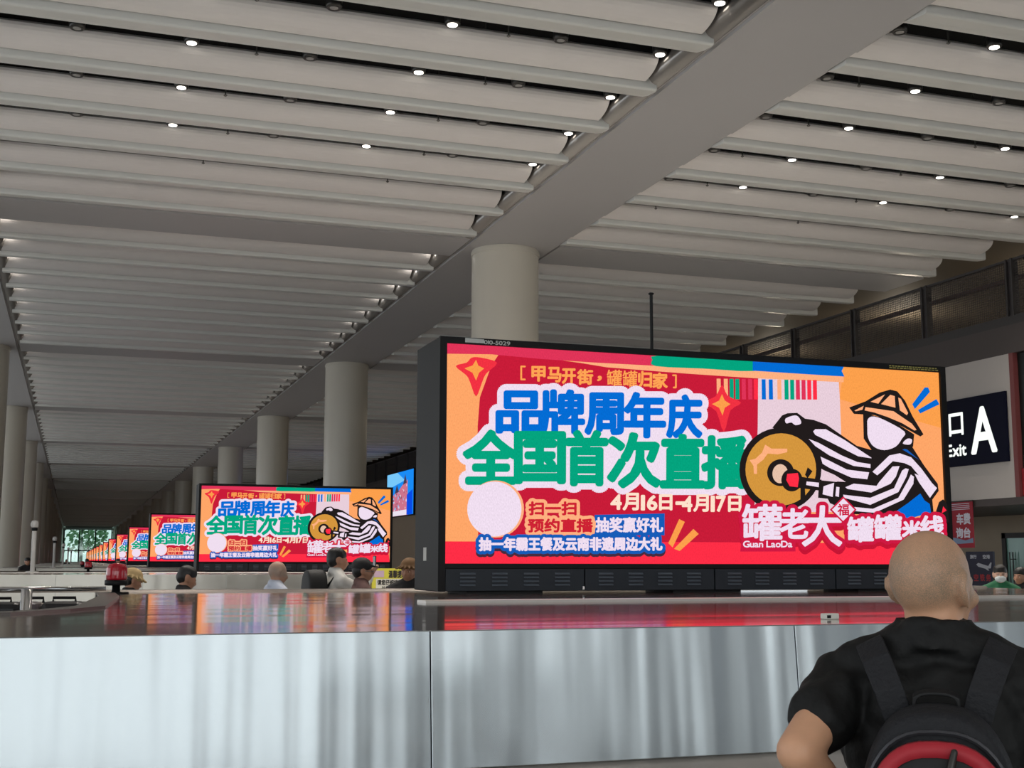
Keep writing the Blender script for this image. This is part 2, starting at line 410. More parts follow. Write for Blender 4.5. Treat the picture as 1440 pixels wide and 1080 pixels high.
# glass doors in the recess
dr = struct(MB().box(25.45, 25.6, 28.45, 28.6, 0, 2.45).box(25.45, 25.6, 30.3, 30.45, 0, 2.45).box(25.45, 25.6, 28.45, 30.45, 2.3, 2.45).build('door_1', CHAR))
struct(MB().box(25.5, 25.54, 28.55, 30.35, 0.02, 2.3).build('door_1_glass', mat('door_glass', (150, 196, 182), 0.08), dr))
dh = MB()
for y in (29.95, 30.08): dh.tube([(25.40, y, 0.6), (25.40, y, 1.9)], 0.016).tube([(25.40, y, 1.7), (25.5, y, 1.7)], 0.012).tube([(25.40, y, 0.8), (25.5, y, 0.8)], 0.012)
struct(dh.build('door_handle', CHAR, dr))
# mezzanine fence
ftop = 8.78
fn = empty('mezzanine_fence', (RX+0.05, 17.6, 7.4))
tag(fn, 'charcoal wire mesh fence with posts along the mezzanine edge', 'fence')
MB().box(-0.05, 0.05, 0, 120, ftop-7.4-0.06, ftop-7.4).build('top_rail', CHAR, fn)
MB().box(0.40, 0.48, 0, 120, 0.98, 1.08).build('hand_rail', mat('rail_brown', (88, 62, 56), 0.5), fn)
posts = [17.7+3.22*i for i in range(37)]
for i, y in enumerate(posts):
    MB().box(-0.09, 0.09, y-17.6-0.12, y-17.6-0.07, 0, ftop-7.4).box(-0.09, 0.09, y-17.6+0.07, y-17.6+0.12, 0, ftop-7.4).box(-0.03, 0.03, y-17.6-0.08, y-17.6+0.08, 0, ftop-7.4).build('post', CHAR, fn)
    if i < len(posts)-1:
        w = MB()
        for k in range(22): z = 0.06+k*0.058; w.box(-0.006, 0.006, y-17.48, y-17.6+3.10, z, z+0.013)
        for k in range(40): yy = y-17.48+0.04+k*0.0765; w.box(-0.005, 0.005, yy, yy+0.008, 0.04, 1.32)
        w.build('mesh_panel', CHAR, fn)
WL = bpy.data.lights.new('mezzanine_lamp', 'POINT'); WL.energy = 75; WL.color = (1, 0.87, 0.68); WL.shadow_soft_size = 0.3
for y in range(18, 70, 8):
    L = bpy.data.objects.new('mezzanine_lamp', WL); COL.objects.link(L); L.location = (25, y, 8.6)

# ------------------------------------------------------------------ lettering
_G = {}
def glyph(ch):
    if ch in _G: return _G[ch]
    c = bpy.data.curves.new('g', 'FONT'); c.body = ch; c.resolution_u = 3
    o = bpy.data.objects.new('g', c); COL.objects.link(o)
    dg = bpy.context.evaluated_depsgraph_get()
    me = bpy.data.meshes.new_from_object(o.evaluated_get(dg), depsgraph=dg)
    v = [(p.co.x, p.co.y) for p in me.vertices]; f = [tuple(p.vertices) for p in me.polygons]
    bpy.data.objects.remove(o); bpy.data.curves.remove(c); bpy.data.meshes.remove(me)
    _G[ch] = (v, f)
    return v, f

class Art:
    """flat artwork on a panel: u to the right, v up (metres); each layer lies a hair in front of the one before"""
    def __init__(s, H=None, step=0.0006): s.b = MB(); s.mats = []; s.H = H; s.n = 0; s.step = step
    def uv(s, x, y):
        if s.H is None: return x, y
        q = s.H @ np.array([x, y, 1.0]); return q[0]/q[2], q[1]/q[2]
    def layer(s, M):
        if M not in s.mats: s.mats.append(M)
        s.b.mi = s.mats.index(M); s.n += 1; return -s.n*s.step
    def poly(s, pts, M, raw=False):
        y = s.layer(M); P = [p if raw else s.uv(*p) for p in pts]
        for t in tessellate_polygon([[Vector((u, v, 0)) for u, v in P]]):
            s.b.face([s.b.bm.verts.new((P[i][0], y, P[i][1])) for i in t])
    def smooth(s, pts, M, n=5):
        out = []; N = len(pts)
        for i in range(N):
            p0, p1, p2, p3 = (np.array(pts[(i+k-1) % N], float) for k in range(4))
            for k in range(n):
                t = k/n; out.append(tuple(0.5*((2*p1)+(-p0+p2)*t+(2*p0-5*p1+4*p2-p3)*t*t+(-p0+3*p1-3*p2+p3)*t**3)))
        s.poly(out, M)
    def ell(s, cx, cy, rx, ry, M, n=40): s.poly([(cx+rx*math.cos(2*PI*i/n), cy+ry*math.sin(2*PI*i/n)) for i in range(n)], M)
    def stroke(s, pts, r, M):
        y = s.layer(M)
        for (x0, y0), (x1, y1) in zip(pts, pts[1:]):
            d = math.hypot(x1-x0, y1-y0) or 1; nx, ny = -(y1-y0)/d*r, (x1-x0)/d*r
            q = [(x0+nx, y0+ny), (x1+nx, y1+ny), (x1-nx, y1-ny), (x0-nx, y0-ny)]
            s.b.face([s.b.bm.verts.new((s.uv(*p)[0], y, s.uv(*p)[1])) for p in q])
        for x0, y0 in pts:
            s.b.face([s.b.bm.verts.new((s.uv(x0+r*math.cos(2*PI*i/12), y0+r*math.sin(2*PI*i/12))[0], y, s.uv(x0+r*math.cos(2*PI*i/12), y0+r*math.sin(2*PI*i/12))[1])) for i in range(12)])
    def text(s, items, M, grow=0.0, down=0.0):
        """items: (text, x0, y0, x1, y1) boxes; the string is spread over its box; grow thickens every stroke"""
        y = s.layer(M)
        offs = [(0, 0)]
        if grow:
            nr = max(1, math.ceil(grow/3.0)) if grow > 1.5 else 1; nd = 8 if grow < 1.5 else (12 if grow < 5 else 28)
            for k in range(1, nr+1):
                r = grow*k/nr; nk = nd if k == nr else max(8, nd//2)
                offs += [(r*math.cos(2*PI*i/nk), r*math.sin(2*PI*i/nk)) for i in range(nk)]
        for st, x0, y0, x1, y1 in items:
            adv = 0; lay = []
            for ch in st:
                if ch == ' ': adv += 0.3; continue
                v, f = glyph(ch)
                if not v: continue
                a, b = min(p[0] for p in v), max(p[0] for p in v)
                cjk = ord(ch) > 0x2e00
                off = adv-(0 if cjk else a)
                lay.append((v, f, off)); adv = off+(1.0 if cjk else b+0.06)
            ax = min(p[0]+o for v, f, o in lay for p in v); bx = max(p[0]+o for v, f, o in lay for p in v)
            ay = min(p[1] for v, f, o in lay for p in v); by = max(p[1] for v, f, o in lay for p in v)
            up_ = (y1-y0)
            for v, f, o in lay:
                for oi, (dx, dy) in enumerate(offs):
                    yo = y-s.step*0.7*oi/len(offs)
                    V = []
                    for px, py in v:
                        X = x0+(px+o-ax)/max(bx-ax, 1e-6)*(x1-x0)+dx
                        Y = y1-(py-ay)/max(by-ay, 1e-6)*(y1-y0)+dy+down
                        u, w = s.uv(X, Y); V.append(s.b.bm.verts.new((u, yo, w)))
                    for q in f: s.b.face([V[i] for i in q])
    def build(s, name, parent=None): return s.b.build(name, s.mats, parent)
    def mesh(s, name): return s.b.mesh(name, s.mats)

def homog(src, dst):
    A = []
    for (x, y), (u, v) in zip(src, dst):
        A.append([x, y, 1, 0, 0, 0, -u*x, -u*y, -u]); A.append([0, 0, 0, x, y, 1, -v*x, -v*y, -v])
    return np.linalg.svd(np.array(A, float))[2][-1].reshape(3, 3)

# ------------------------------------------------------------------ the LED screens
SW, SH = 4.438, 1.648
H = homog([(628, 485), (1318.5, 521.5), (1334.4, 794.8), (625.2, 792)], [(0, SH), (SW, SH), (SW, 0), (0, 0)])
def E_(n, c): return emis('led_'+n, c, 0.84, 0.09)
cO, cO2, cPE = E_('orange', (255, 166, 104)), E_('amber', (252, 160, 76)), E_('peach', (255, 176, 128))
cDR, cR, cCR = E_('dark_red', (200, 28, 56)), E_('red', (255, 46, 70)), E_('crimson', (224, 52, 88))
cG, cB, cW, cPK = E_('green', (4, 164, 126)), E_('blue', (4, 108, 212)), E_('white', (240, 222, 240)), E_('pink', (232, 206, 218))
cB2, cK, cGO, cCM = E_('navy_blue', (22, 92, 184)), emis('led_black', (34, 28, 28), 0.84), E_('gold', (212, 150, 62)), E_('cream', (255, 226, 204))
cST, cSH, cLB = E_('star_red', (242, 50, 66)), E_('shadow', (70, 44, 62)), E_('logo_red', (206, 26, 66))
cTX, cLT = E_('text_orange', (255, 164, 84)), E_('text_red', (206, 34, 52))
A = Art(H)
A.poly([(628, 485), (1318.5, 521.5), (1334.4, 794.8), (625.2, 792)], cO)
A.poly([(1183, 514.3), (1318.5, 521.5), (1323, 600), (1178, 560)], cO2)
A.poly([(674, 560), (690, 515), (700, 500), (760, 504), (850, 516), (960, 524), (1062, 531), (1068, 562), (1068, 768), (672, 766), (671, 600)], cDR)
A.poly([(1062, 530), (1176, 533), (1178, 560), (1182, 640), (1184, 720), (1058, 720), (1062, 600)], cPK)
A.poly([(628, 485), (918, 500.3), (918, 515), (840, 511), (760, 506), (690, 500), (628, 499.5)], cCR)
A.poly([(800, 509), (918, 514.5), (1056, 520), (1183, 528), (1183, 536), (1056, 531), (960, 525), (850, 517)], cPE)
A.smooth([(913, 506), (918, 500.5), (985, 504), (1056, 507.8), (1056, 521), (985, 518), (918, 515)], cG, 3)
A.poly([(1054, 507.6), (1183, 514.3), (1180, 520), (1184, 528), (1130, 525), (1054, 520.5)], cB)
A.poly([(625.5, 761), (900, 762), (1330, 765), (1334.4, 794.8), (625.2, 792)], cR)
for x, c in ((1006, cPE), (1016, cPE), (1024, cG), (1032, cG), (1041, cCR), (1050, cCR), (1058, cR), (1069, cB), (1079, cB), (1091, cPE), (1101, cG), (1109, cG), (1117, cCR), (1125, cCR), (1133, cR), (1141, cR)):
    A.poly([(x-2.8, 532+(x-1006)*0.01), (x+2.8, 532+(x-1006)*0.01), (x+3.6, 561), (x-2.2, 561)], c)
A.smooth([(662, 505), (675, 505), (697, 512), (682, 527), (676, 540), (668, 559), (660, 540), (655, 530), (640, 517), (655, 512)], cST, 3)
A.poly([(668, 508), (671, 516), (679, 520), (672, 526), (668, 537), (663, 526), (652, 520), (663, 516)], cO2)
A.smooth([(1010, 541), (1018, 556), (1037, 566), (1022, 577), (1013, 607), (1002, 578), (984, 566), (1001, 557)], cST, 3)
A.poly([(1010, 554), (1014, 563), (1022, 568), (1014, 573), (1011, 584), (1006, 573), (996, 568), (1006, 563)], cO2)
A.text([('甲', 745, 517, 763, 537), ('马', 767, 518, 785, 538), ('开', 787, 520, 805, 540), ('街', 808, 521, 829, 541), ('，', 836, 530, 841, 536), ('归', 893, 523, 911, 545), ('家', 913, 525, 933, 546)], cTX, 0.9)
A.text([('罐', 849, 521, 869.5, 543), ('罐', 871, 522, 891, 544)], cTX, 0.4)
A.stroke([(735, 517), (730, 517), (730, 535), (735, 535)], 1.2, cTX); A.stroke([(941, 528), (945, 528), (945, 545), (942, 545)], 1.2, cTX)
T1 = [('品', 697, 553, 762, 608), ('牌', 758, 551, 816, 609), ('周', 820, 555, 870, 610), ('年', 874, 554, 929, 614), ('庆', 934, 557, 980, 614)]
T2 = [('全', 652, 608, 724, 679), ('国', 723, 610, 789, 678), ('首', 794, 608, 848, 681), ('次', 852, 611, 922, 684), ('直', 926, 613, 984, 684), ('播', 984, 615, 1046, 685)]
A.text(T1, cW, 11.5); A.text(T2, cW, 12)
A.poly([(712, 590), (780, 575), (940, 580), (1000, 630), (1040, 640), (1034, 672), (760, 668), (690, 660), (690, 640)], cW)
A.text(T1, cB, 2.7); A.text(T2, cG, 3.3)
A.text([('4', 855, 696, 869, 716), ('月', 872, 694, 893, 717), ('1', 897.5, 697, 901.5, 717), ('6', 906, 697, 919, 717), ('日', 923, 696, 940, 717), ('-', 946, 706, 958, 709), ('4', 955, 698, 968, 719), ('月', 971, 696, 991, 719), ('1', 995.5, 698, 999.5, 719), ('7', 1003, 698, 1015, 719), ('日', 1020, 698, 1037, 719)], cCM, 1.0)
A.ell(695, 716, 39, 40, cPE); A.ell(693, 716, 37.5, 38.5, cW)
Q = [('扫一扫', 741, 706, 806, 724), ('预约直播', 740, 730, 829, 748)]
A.poly([(832, 724), (930, 722), (930, 753), (832, 753)], cB2)
A.text(Q, cPE, 5.5); A.text(Q, cLT, 0.9)
A.text([('抽奖赢好礼', 834, 728, 927, 748)], cW, 0.9)
Q = [('抽一年霸王餐及云南非遗周边大礼', 672, 756, 926, 774)]
A.text(Q, cSH, 5.5, 4.0); A.text(Q, cB2, 5.5); A.text(Q, cW, 1.0)
A.poly([(950, 730), (958, 734), (941, 770), (935, 764)], cO2); A.poly([(970, 744), (977.5, 751), (951, 775), (943, 772)], cO2)
# the gong and the worker in a straw hat who beats it: a plain figure without features
def c5(*p): return [(1020+x/8, 560+y/8) for x, y in p]
def c6(*p): return [(1160+x/8, 530+y/8) for x, y in p]
def c7(*p): return [(1160+x/8, 600+y/8) for x, y in p]
A.poly(c5((480, 330), (590, 190), (650, 165), (760, 160), (850, 225), (950, 240), (1090, 290), (1250, 400), (1440, 530), (1620, 580), (1700, 700), (1640, 960), (1310, 960), (1040, 790), (960, 640), (800, 420)), cK)
A.poly(c7((480, 270), (950, 215), (1090, 430), (1250, 640), (1262, 720), (1190, 820), (1210, 1000), (700, 1000), (300, 985), (20, 860), (-60, 700), (150, 590), (440, 640)), cK)
A.ell(1092, 660, 58, 59, cK); A.ell(1092.5, 660, 50, 51, cGO)
A.poly(c5((225, 695), (290, 680), (365, 610), (400, 520), (470, 565), (650, 565), (650, 605), (540, 630), (430, 620), (380, 690), (310, 745), (310, 850), (275, 850), (270, 760)), cPE)
A.ell(1092, 664.5, 19, 19, cK); A.ell(1091.5, 666, 11, 13.5, E_('gong_boss', (232, 194, 170)))
A.ell(1108, 675, 15, 16, cK); A.poly(c5((650, 850), (770, 840), (785, 900), (770, 1000), (680, 990), (640, 920)), cR)
A.poly(c5((790, 880), (1040, 915), (1030, 1040), (790, 1010)), cK); A.poly(c5((870, 935), (1015, 950), (1010, 1000), (865, 975)), cW)
A.poly(c5((850, 860), (880, 775), (935, 820), (880, 900)), cK); A.poly(c5((800, 1010), (850, 1010), (860, 1140), (800, 1150)), cK)
A.poly(c5((1010, 920), (1310, 950), (1300, 1150), (1000, 1120)), cK)
A.smooth(c5((625, 225), (730, 190), (780, 220), (800, 280), (735, 300), (690, 270), (630, 280)), cW, 3)
A.poly(c5((1060, 990), (1180, 950), (1165, 1110), (1050, 1080)), cW); A.poly(c5((1205, 995), (1240, 1000), (1235, 1110), (1195, 1100)), cW)
for p in (((935, 370), (960, 345), (1080, 345), (1300, 470), (1600, 665), (1600, 672), (1450, 650), (1150, 500), (960, 410)),
          ((885, 455), (1000, 500), (1260, 640), (1440, 715), (1590, 738), (1590, 782), (1400, 760), (1120, 640), (960, 535)),
          ((1020, 655), (1120, 700), (1320, 800), (1575, 832), (1555, 910), (1370, 890), (1120, 780), (1045, 735))):
    A.poly(c5(*p), cW)
A.poly(c5((1040, 800), (1180, 860), (1310, 940), (1200, 935), (1050, 920)), cPK)
A.poly(c7((185, 680), (280, 640), (540, 665), (570, 620), (720, 445), (800, 440), (760, 560), (700, 640), (480, 740), (210, 700)), cW)
A.poly(c7((160, 765), (470, 800), (740, 690), (830, 490), (870, 465), (905, 475), (880, 560), (790, 735), (470, 880), (170, 800)), cW)
A.poly(c7((290, 905), (500, 925), (790, 800), (900, 600), (930, 535), (965, 560), (960, 640), (850, 820), (520, 970), (290, 950)), cW)
A.poly(c7((770, 950), (900, 860), (1040, 750), (1090, 830), (1150, 870), (1165, 970), (1050, 1000), (840, 1060)), cB)
A.poly(c7((490, 505), (680, 320), (800, 295), (930, 340), (1050, 470), (1170, 630), (1230, 690), (1150, 800), (1020, 620), (970, 525), (1020, 545), (930, 440), (850, 405), (720, 385), (600, 500), (545, 545)), cW)
A.poly(c7((800, 235), (880, 250), (1020, 370), (960, 330)), cB2)
A.poly(c6((375, 400), (385, 690), (490, 840), (760, 830), (950, 780), (960, 640), (700, 480)), cK)
A.smooth(c6((430, 470), (500, 440), (640, 490), (850, 610), (820, 690), (750, 780), (620, 820), (500, 780), (435, 680), (425, 560)), cW, 3)
A.smooth(c6((830, 745), (880, 690), (935, 700), (915, 755)), cW, 3)
A.poly(c6((215, 340), (400, 270), (560, 170), (680, 135), (760, 155), (850, 260), (940, 440), (1065, 640), (1030, 665), (930, 610), (720, 500), (500, 425), (270, 412)), cK)
for p in (((275, 375), (380, 320), (365, 365), (290, 382)), ((390, 372), (400, 335), (720, 380), (930, 520), (985, 590), (960, 597), (820, 515), (650, 445), (500, 395)), ((455, 275), (620, 190), (545, 295)), ((575, 300), (680, 195), (730, 210), (740, 340)), ((770, 225), (800, 240), (885, 400), (870, 425), (790, 370))):
    A.poly(c6(*p), cPE)
A.poly(c6((1070, 110), (1110, 110), (1130, 160), (960, 355), (930, 300)), cB); A.poly(c6((1205, 240), (1240, 300), (1020, 405), (995, 365)), cB)
A.poly([(1311, 722), (1316, 706), (1322, 702), (1328, 710), (1331, 735), (1312, 735)], cK); A.poly([(1320, 722), (1322, 712), (1327, 718)], cR)
Q = [('罐', 1037, 710, 1092, 760), ('老', 1090, 716, 1130, 757), ('大', 1122, 712, 1177, 768), ('罐', 1186, 728, 1222, 762), ('罐', 1224, 725, 1262, 760), ('米', 1264, 733, 1290, 756), ('线', 1290, 726, 1322, 756)]
A.text(Q, E_('logo_shadow', (196, 22, 52)), 6.5, 6); A.text(Q, cLB, 6.5)
A.poly([(1036, 756), (1112, 756), (1112, 776), (1034, 776)], cLB)
A.text(Q, cW, 1.4)
A.text([('Guan LaoDa', 1038, 761, 1107, 770)], cW, 0.35)
A.poly([(1179, 698), (1198, 717), (1179, 736), (1160, 717)], cLB); A.poly([(1179, 701), (1195, 717), (1179, 733), (1163, 717)], cW)
A.text([('福', 1171, 709, 1187, 725)], cLB, 0.4)
ART = A.mesh('display')

def led_screen(first, detail=True):
    r = empty('led_screen')
    hw = 0.055
    cab = MB().box(-hw, SW+hw, 0.012, 0.66, -0.205, SH+0.05).build('cabinet', BLACKM, r, bevel=0.008)
    fr = MB().box(-hw, 0, -0.02, 0.02, -0.205, SH+0.05).box(SW, SW+hw, -0.02, 0.02, -0.205, SH+0.05).box(0, SW, -0.02, 0.02, SH, SH+0.05).box(0, SW, -0.02, 0.02, -0.035, 0).build('front_frame', BLACKM, r)
    d = bpy.data.objects.new('display', ART); COL.objects.link(d); d.parent = r; d.location = (0, 0.005, 0)
    for k in range(4):
        x0, x1 = k*SW/4+0.006, (k+1)*SW/4-0.006
        p = MB().box(x0, x1, -0.012, 0.015, -0.2, -0.04)
        pn = p.build('service_panel', LOUV, r)
        if detail:
            for q in range(4):
                l = MB(); cx = x0+0.17+q*0.25
                for zz in (-0.075, -0.103, -0.131, -0.159):
                    l.prism([(-0.012, zz-0.007), (-0.026, zz-0.005), (-0.012, zz+0.007)], 'x', cx-0.06, cx+0.06)
                l.build('vent_slots', LOUV2, pn)
    if first:
        MB().box(SW/4-0.02, SW/4-0.005, -0.02, -0.011, -0.195, -0.17).build('latch', CHROME, r)
        MB().box(-hw-0.006, -hw, 0.30, 0.38, 0.02, 0.12).build('switch_plate', mat('switch_white', (190, 190, 186), 0.5), r)
        MB().tube([(1.86, 0.33, SH+0.05), (1.86, 0.33, SH+0.58)], 0.014).sphere((1.86, 0.33, SH+0.58), (0.025, 0.025, 0.012), 10, 6).build('antenna', BLACKM, r)
        t = Art(None); wt = mat('sticker_white', (190, 192, 188), 0.6)
        t.text([('010-5029', 0.29, -1.685, 0.50, -1.655)], wt, 0.001)
        t.poly([(0.14, -1.66), (0.29, -1.66), (0.29, -1.69), (0.14, -1.695)], wt, True)
        ob = t.build('sticker', r); ob.scale = (1, 1, -1); ob.location = (0, -0.021, 0)
        yl = MB()
        rnd = random.Random(3)
        for zz in (SH+0.030, SH+0.014):
            x = 3.92
            while x < 4.40:
                w = rnd.uniform(0.012, 0.035); yl.box(x, x+w, -0.0215, -0.02, zz-0.004, zz+0.004); x += w+0.008
        yl.build('status_line', mat('status_yellow', (176, 168, 90), 0.6), r)
    for x in (0.5, 2.2, 3.9): MB().box(x-0.3, x+0.3, 0.08, 0.6, -0.2245, -0.205).build('foot', RUBBER, r)
    return r
SX, SZ, SY = 2.595, 1.585, 9.1
led1 = led_screen(True); led1.location = (SX, SY, SZ)
tag(led1, 'largest and nearest LED advertising screen, behind the bald man', 'LED screen', 'LED advertising screens on the carousels')
led2 = led_screen(False)
led3 = led_screen(False, False)
for k in range(1, 15):
    o = led2 if k == 1 else led3 if k == 2 else copy_tree(led3)
    o.location = (SX, SY+0.7+18.72*k, SZ); o.scale = (0.955, 1, 1)
    tag(o, 'black framed red and orange LED advertising screen, %s along the row from the camera' % ORD[k], 'LED screen', 'LED advertising screens on the carousels')

# ------------------------------------------------------------------ the baggage carousels
def deck_poly(first):
    y1 = 10.5
    if not first: return [(-2.3, 4.372), (8.4, 4.372), (8.4, y1), (-2.3, y1)]
    P = [(-2.3, 4.372), (8.4, 4.372), (8.4, y1), (0.17, y1), (0.17, 9.0)]
    P += [(0.17-0.02*i-0.012*i*i, 9.0-0.62*i) for i in range(1, 4)] + [(-0.10, 6.55), (-0.25, 6.25), (-0.6, 6.05), (-2.3, 5.9)]
    return P
def carousel(first):
    r = empty('baggage_carousel')
    zt = 1.36; FM = FASC if first else FASC2
    MB().prism(deck_poly(first), 'z', zt-0.05, zt).build('top_deck', DECK, r)
    MB().prism([(7.22, zt), (7.225, zt+0.014), (7.42, zt+0.014), (7.425, zt)], 'x', 1.95 if first else -2.3, 8.4).build('cover_strip', STRIP, r)
    MB().prism([(10.28, zt), (10.30, zt+0.016), (10.5, zt+0.016), (10.5, zt)], 'x', -2.3, 8.4).build('rear_edge_strip', TRIMS, r)
    if first:
        MB().prism([(0.17+0.0, 9.9), (0.30, 9.9), (0.30, 8.8), (0.17, 6.9), (0.0, 6.5), (-0.25, 6.13), (-0.6, 5.95), (-2.3, 5.8), (-2.3, 5.93), (-0.6, 6.08), (-0.27, 6.28), (-0.10, 6.58), (0.03, 6.95), (0.17, 8.8)], 'z', zt-0.06, zt+0.012).build('opening_trim', TRIMS, r)
    x = -2.3
    edges = [-2.3, -1.71, -0.26, 1.19, 2.64, 4.09, 5.54, 6.99, 8.4]
    for a, b in zip(edges, edges[1:]):
        MB().prism([(4.345, zt+0.001), (4.308, 0.895), (4.333, 0.895), (4.37, zt+0.001)], 'x', a+0.0015, b-0.0015).build('side_panel', FM, r, bevel=0.003)
    MB().box(-2.3, 8.4, 4.385, 4.42, 0.3, zt-0.05).build('side_backing', BLACKM, r)
    MB().prism([(4.335, 0.894), (4.335, 0.87), (3.62, 0.50), (3.62, 0.53)], 'x', -2.3, 8.4).build('sloped_apron', APRON, r)
    MB().box(-2.3, 8.4, 2.95, 3.66, 0.42, 0.52).build('rubber_belt', RUBBER, r)
    MB().box(-2.3, 8.4, 2.90, 2.95, 0, 0.50).build('outer_skirt', FM, r)
    MB().box(-2.3, 8.4, 3.0, 4.3, 0, 0.42).build('plinth', BLACKM, r)
    # the far side of the loop
    MB().prism([(10.5, 1.34), (10.5, 1.31), (11.0, 0.50), (11.0, 0.53)], 'x', 0.3 if first else -2.3, 8.4).build('rear_apron', FM, r)
    MB().box(-2.3, 8.4, 11.0, 11.6, 0, 0.52).build('rear_belt', RUBBER, r)
    return r
c1 = carousel(True)
tag(c1, 'long steel baggage carousel island in front, with a wide shiny deck', 'baggage carousel', 'steel baggage carousels')
c2 = carousel(False)
for k in range(1, 15):
    o = c2 if k == 1 else copy_tree(c2)
    o.location = (0, 0.5+18.74*k, 0)
    tag(o, 'long steel baggage carousel island, %s from the camera down the hall' % ORD[k], 'baggage carousel', 'steel baggage carousels')
# railing over the opening
rl = empty('chrome_railing', (0, 10.2, 1.36))
MB().tube([(-2.2, 0.03, 0.03), (0.25, 0.03, 0.03)], 0.018, 10).build('rail', CHROME, rl, True)
for x in (-0.31, -2.1):
    MB().tube([(x, -0.05, -0.86), (x, -0.05, 0.03)], 0.04, 12).build('post', CHROME, rl, True)
tag(rl, 'low chrome railing across the opening in the front deck', 'railing')

# beacon lamps
RED = mat('beacon_red', (176, 18, 40), 0.15, coat=0.5)
def beacon():
    r = empty('warning_beacon')
    MB().lathe([(0.09, 0), (0.09, 0.012), (0.03, 0.014), (0.028, 0.065)], 18).build('stand', BLACKM, r, True)
    MB().lathe([(0.075, 0.06), (0.083, 0.065), (0.083, 0.098), (0.075, 0.10)], 20).build('base', BLACKM, r, True)
    MB().lathe([(0.072, 0.10), (0.076, 0.115), (0.074, 0.185), (0.06, 0.215), (0.0, 0.225)], 20).build('dome', RED, r, True)
    return r
b0 = beacon()
for k, (p, lab) in enumerate((((0.311, 9.85, 1.36), 'red warning beacon standing on the front deck by the tan cap'), ((0.32, 28.7, 1.36), 'small red warning beacon on the second carousel deck'), ((0.32, 47.5, 1.36), 'tiny red warning beacon on the third carousel deck'))):
    o = b0 if k == 0 else copy_tree(b0); o.location = p; tag(o, lab, 'warning light', 'red warning beacons on the carousels')
# small white box on the deck
sb = empty('white_sensor_box', (3.06, 4.75, 1.36), 0.1)
MB().box(-0.035, 0.035, -0.02, 0.02, 0, 0.025).build('housing', mat('sensor_white', (225, 225, 215), 0.4), sb, bevel=0.004)
MB().box(-0.03, -0.01, -0.0215, -0.02, 0.006, 0.018).build('window', BLACKM, sb)
tag(sb, 'tiny white box lying on the front deck near the bald man', 'sensor')
# camera poles
WHT = mat('pole_white', (215, 212, 208), 0.4)
def cam_pole():
    r = empty('camera_pole')
    MB().lathe([(0.13, 0), (0.13, 0.02), (0.045, 0.03), (0.045, 0.83), (0.04, 0.85)], 16).build('pole', WHT, r, True)
    MB().lathe([(0.04, 0.84), (0.06, 0.86), (0.06, 0.90), (0.04, 0.91)], 16).build('bracket', BLACKM, r, True)
    MB().lathe([(0.06, 0.91), (0.078, 0.94), (0.078, 1.0), (0.06, 1.05), (0.0, 1.06)], 16).build('camera_head', WHT, r, True)
    return r
p0 = cam_pole()
for k in range(5):
    o = p0 if k == 0 else copy_tree(p0); o.location = (-0.77+0.16*k, 28.0+18.85*k, 1.36)
    tag(o, 'slim white camera pole with round head, %s down the left side of the row' % ORD[k], 'camera pole', 'white camera poles on the carousels')
# suitcases glimpsed through the opening
def suitcase(x, y, z, w, h, d, rgb, lab):
    r = empty('suitcase', (x, y, z), random.uniform(-0.3, 0.3))
    M = mat('case_%d_%d_%d' % rgb, rgb, 0.4)
    MB().box(-w/2, w/2, -d/2, d/2, 0.05, h).build('shell', M, r, bevel=0.05)
    MB().tube([(-0.09, 0, h-0.01), (-0.09, 0, h+0.03), (0.09, 0, h+0.03), (0.09, 0, h-0.01)], 0.012).build('handle', BLACKM, r)
    for sx in (-1, 1): MB().sphere((sx*w*0.35, 0, 0.035), 0.035, 10, 8).build('wheel', BLACKM, r, True)
    tag(r, lab, 'suitcase', 'luggage on the far side of the front carousel')
suitcase(-0.55, 11.25, 0.52, 0.36, 0.745, 0.26, (28, 27, 30), 'black suitcase showing through the deck opening right of the chrome post')
suitcase(-0.05, 11.3, 0.52, 0.34, 0.745, 0.26, (34, 32, 34), 'small dark suitcase at the right end of the deck opening')
suitcase(-0.92, 11.25, 0.52, 0.30, 0.745, 0.24, (190, 196, 50), 'lime yellow suitcase at the left edge of the deck opening')
suitcase(-0.30, 11.30, 0.52, 0.14, 0.745, 0.24, (92, 84, 88), 'grey suitcase between the black ones in the deck opening')

# ------------------------------------------------------------------ signs
# exit sign, facing the hall (its face looks towards -X)
def wall_art(art, name, parent): 
    o = art.build(name, parent); return o
es = empty('exit_sign', (RX-0.02, 24.42, 3.97), -PI/2)     # local +u runs towards the camera end
MB().box(-4.2, 0, -0.06, 0.0, 0, 1.67).build('panel', mat('exit_navy', (8, 10, 34), 0.55, spec=0.15), es, bevel=0.01)
t = Art(None); LW = emis('exit_letters', (240, 248, 240), 1.05)
def zt(items, art, M, g): art.text([(s, x0, -z1, x1, -z0) for s, x0, z0, x1, z1 in items], M, g)
zt([('A', -1.26, 0.28, -0.38, 1.36)], t, LW, 0.035)
zt([('出', -3.0, 0.75, -2.35, 1.35), ('口', -2.07, 0.78, -1.55, 1.32)], t, LW, 0.015)
zt([('Exit', -2.2, 0.26, -1.47, 0.55)], t, LW, 0.012)
o = t.build('lettering', es); o.scale = (1, 1, -1); o.location = (0, -0.062, 0)
tag(es, 'dark blue lit exit sign with a large white A on the white wall', 'exit sign')
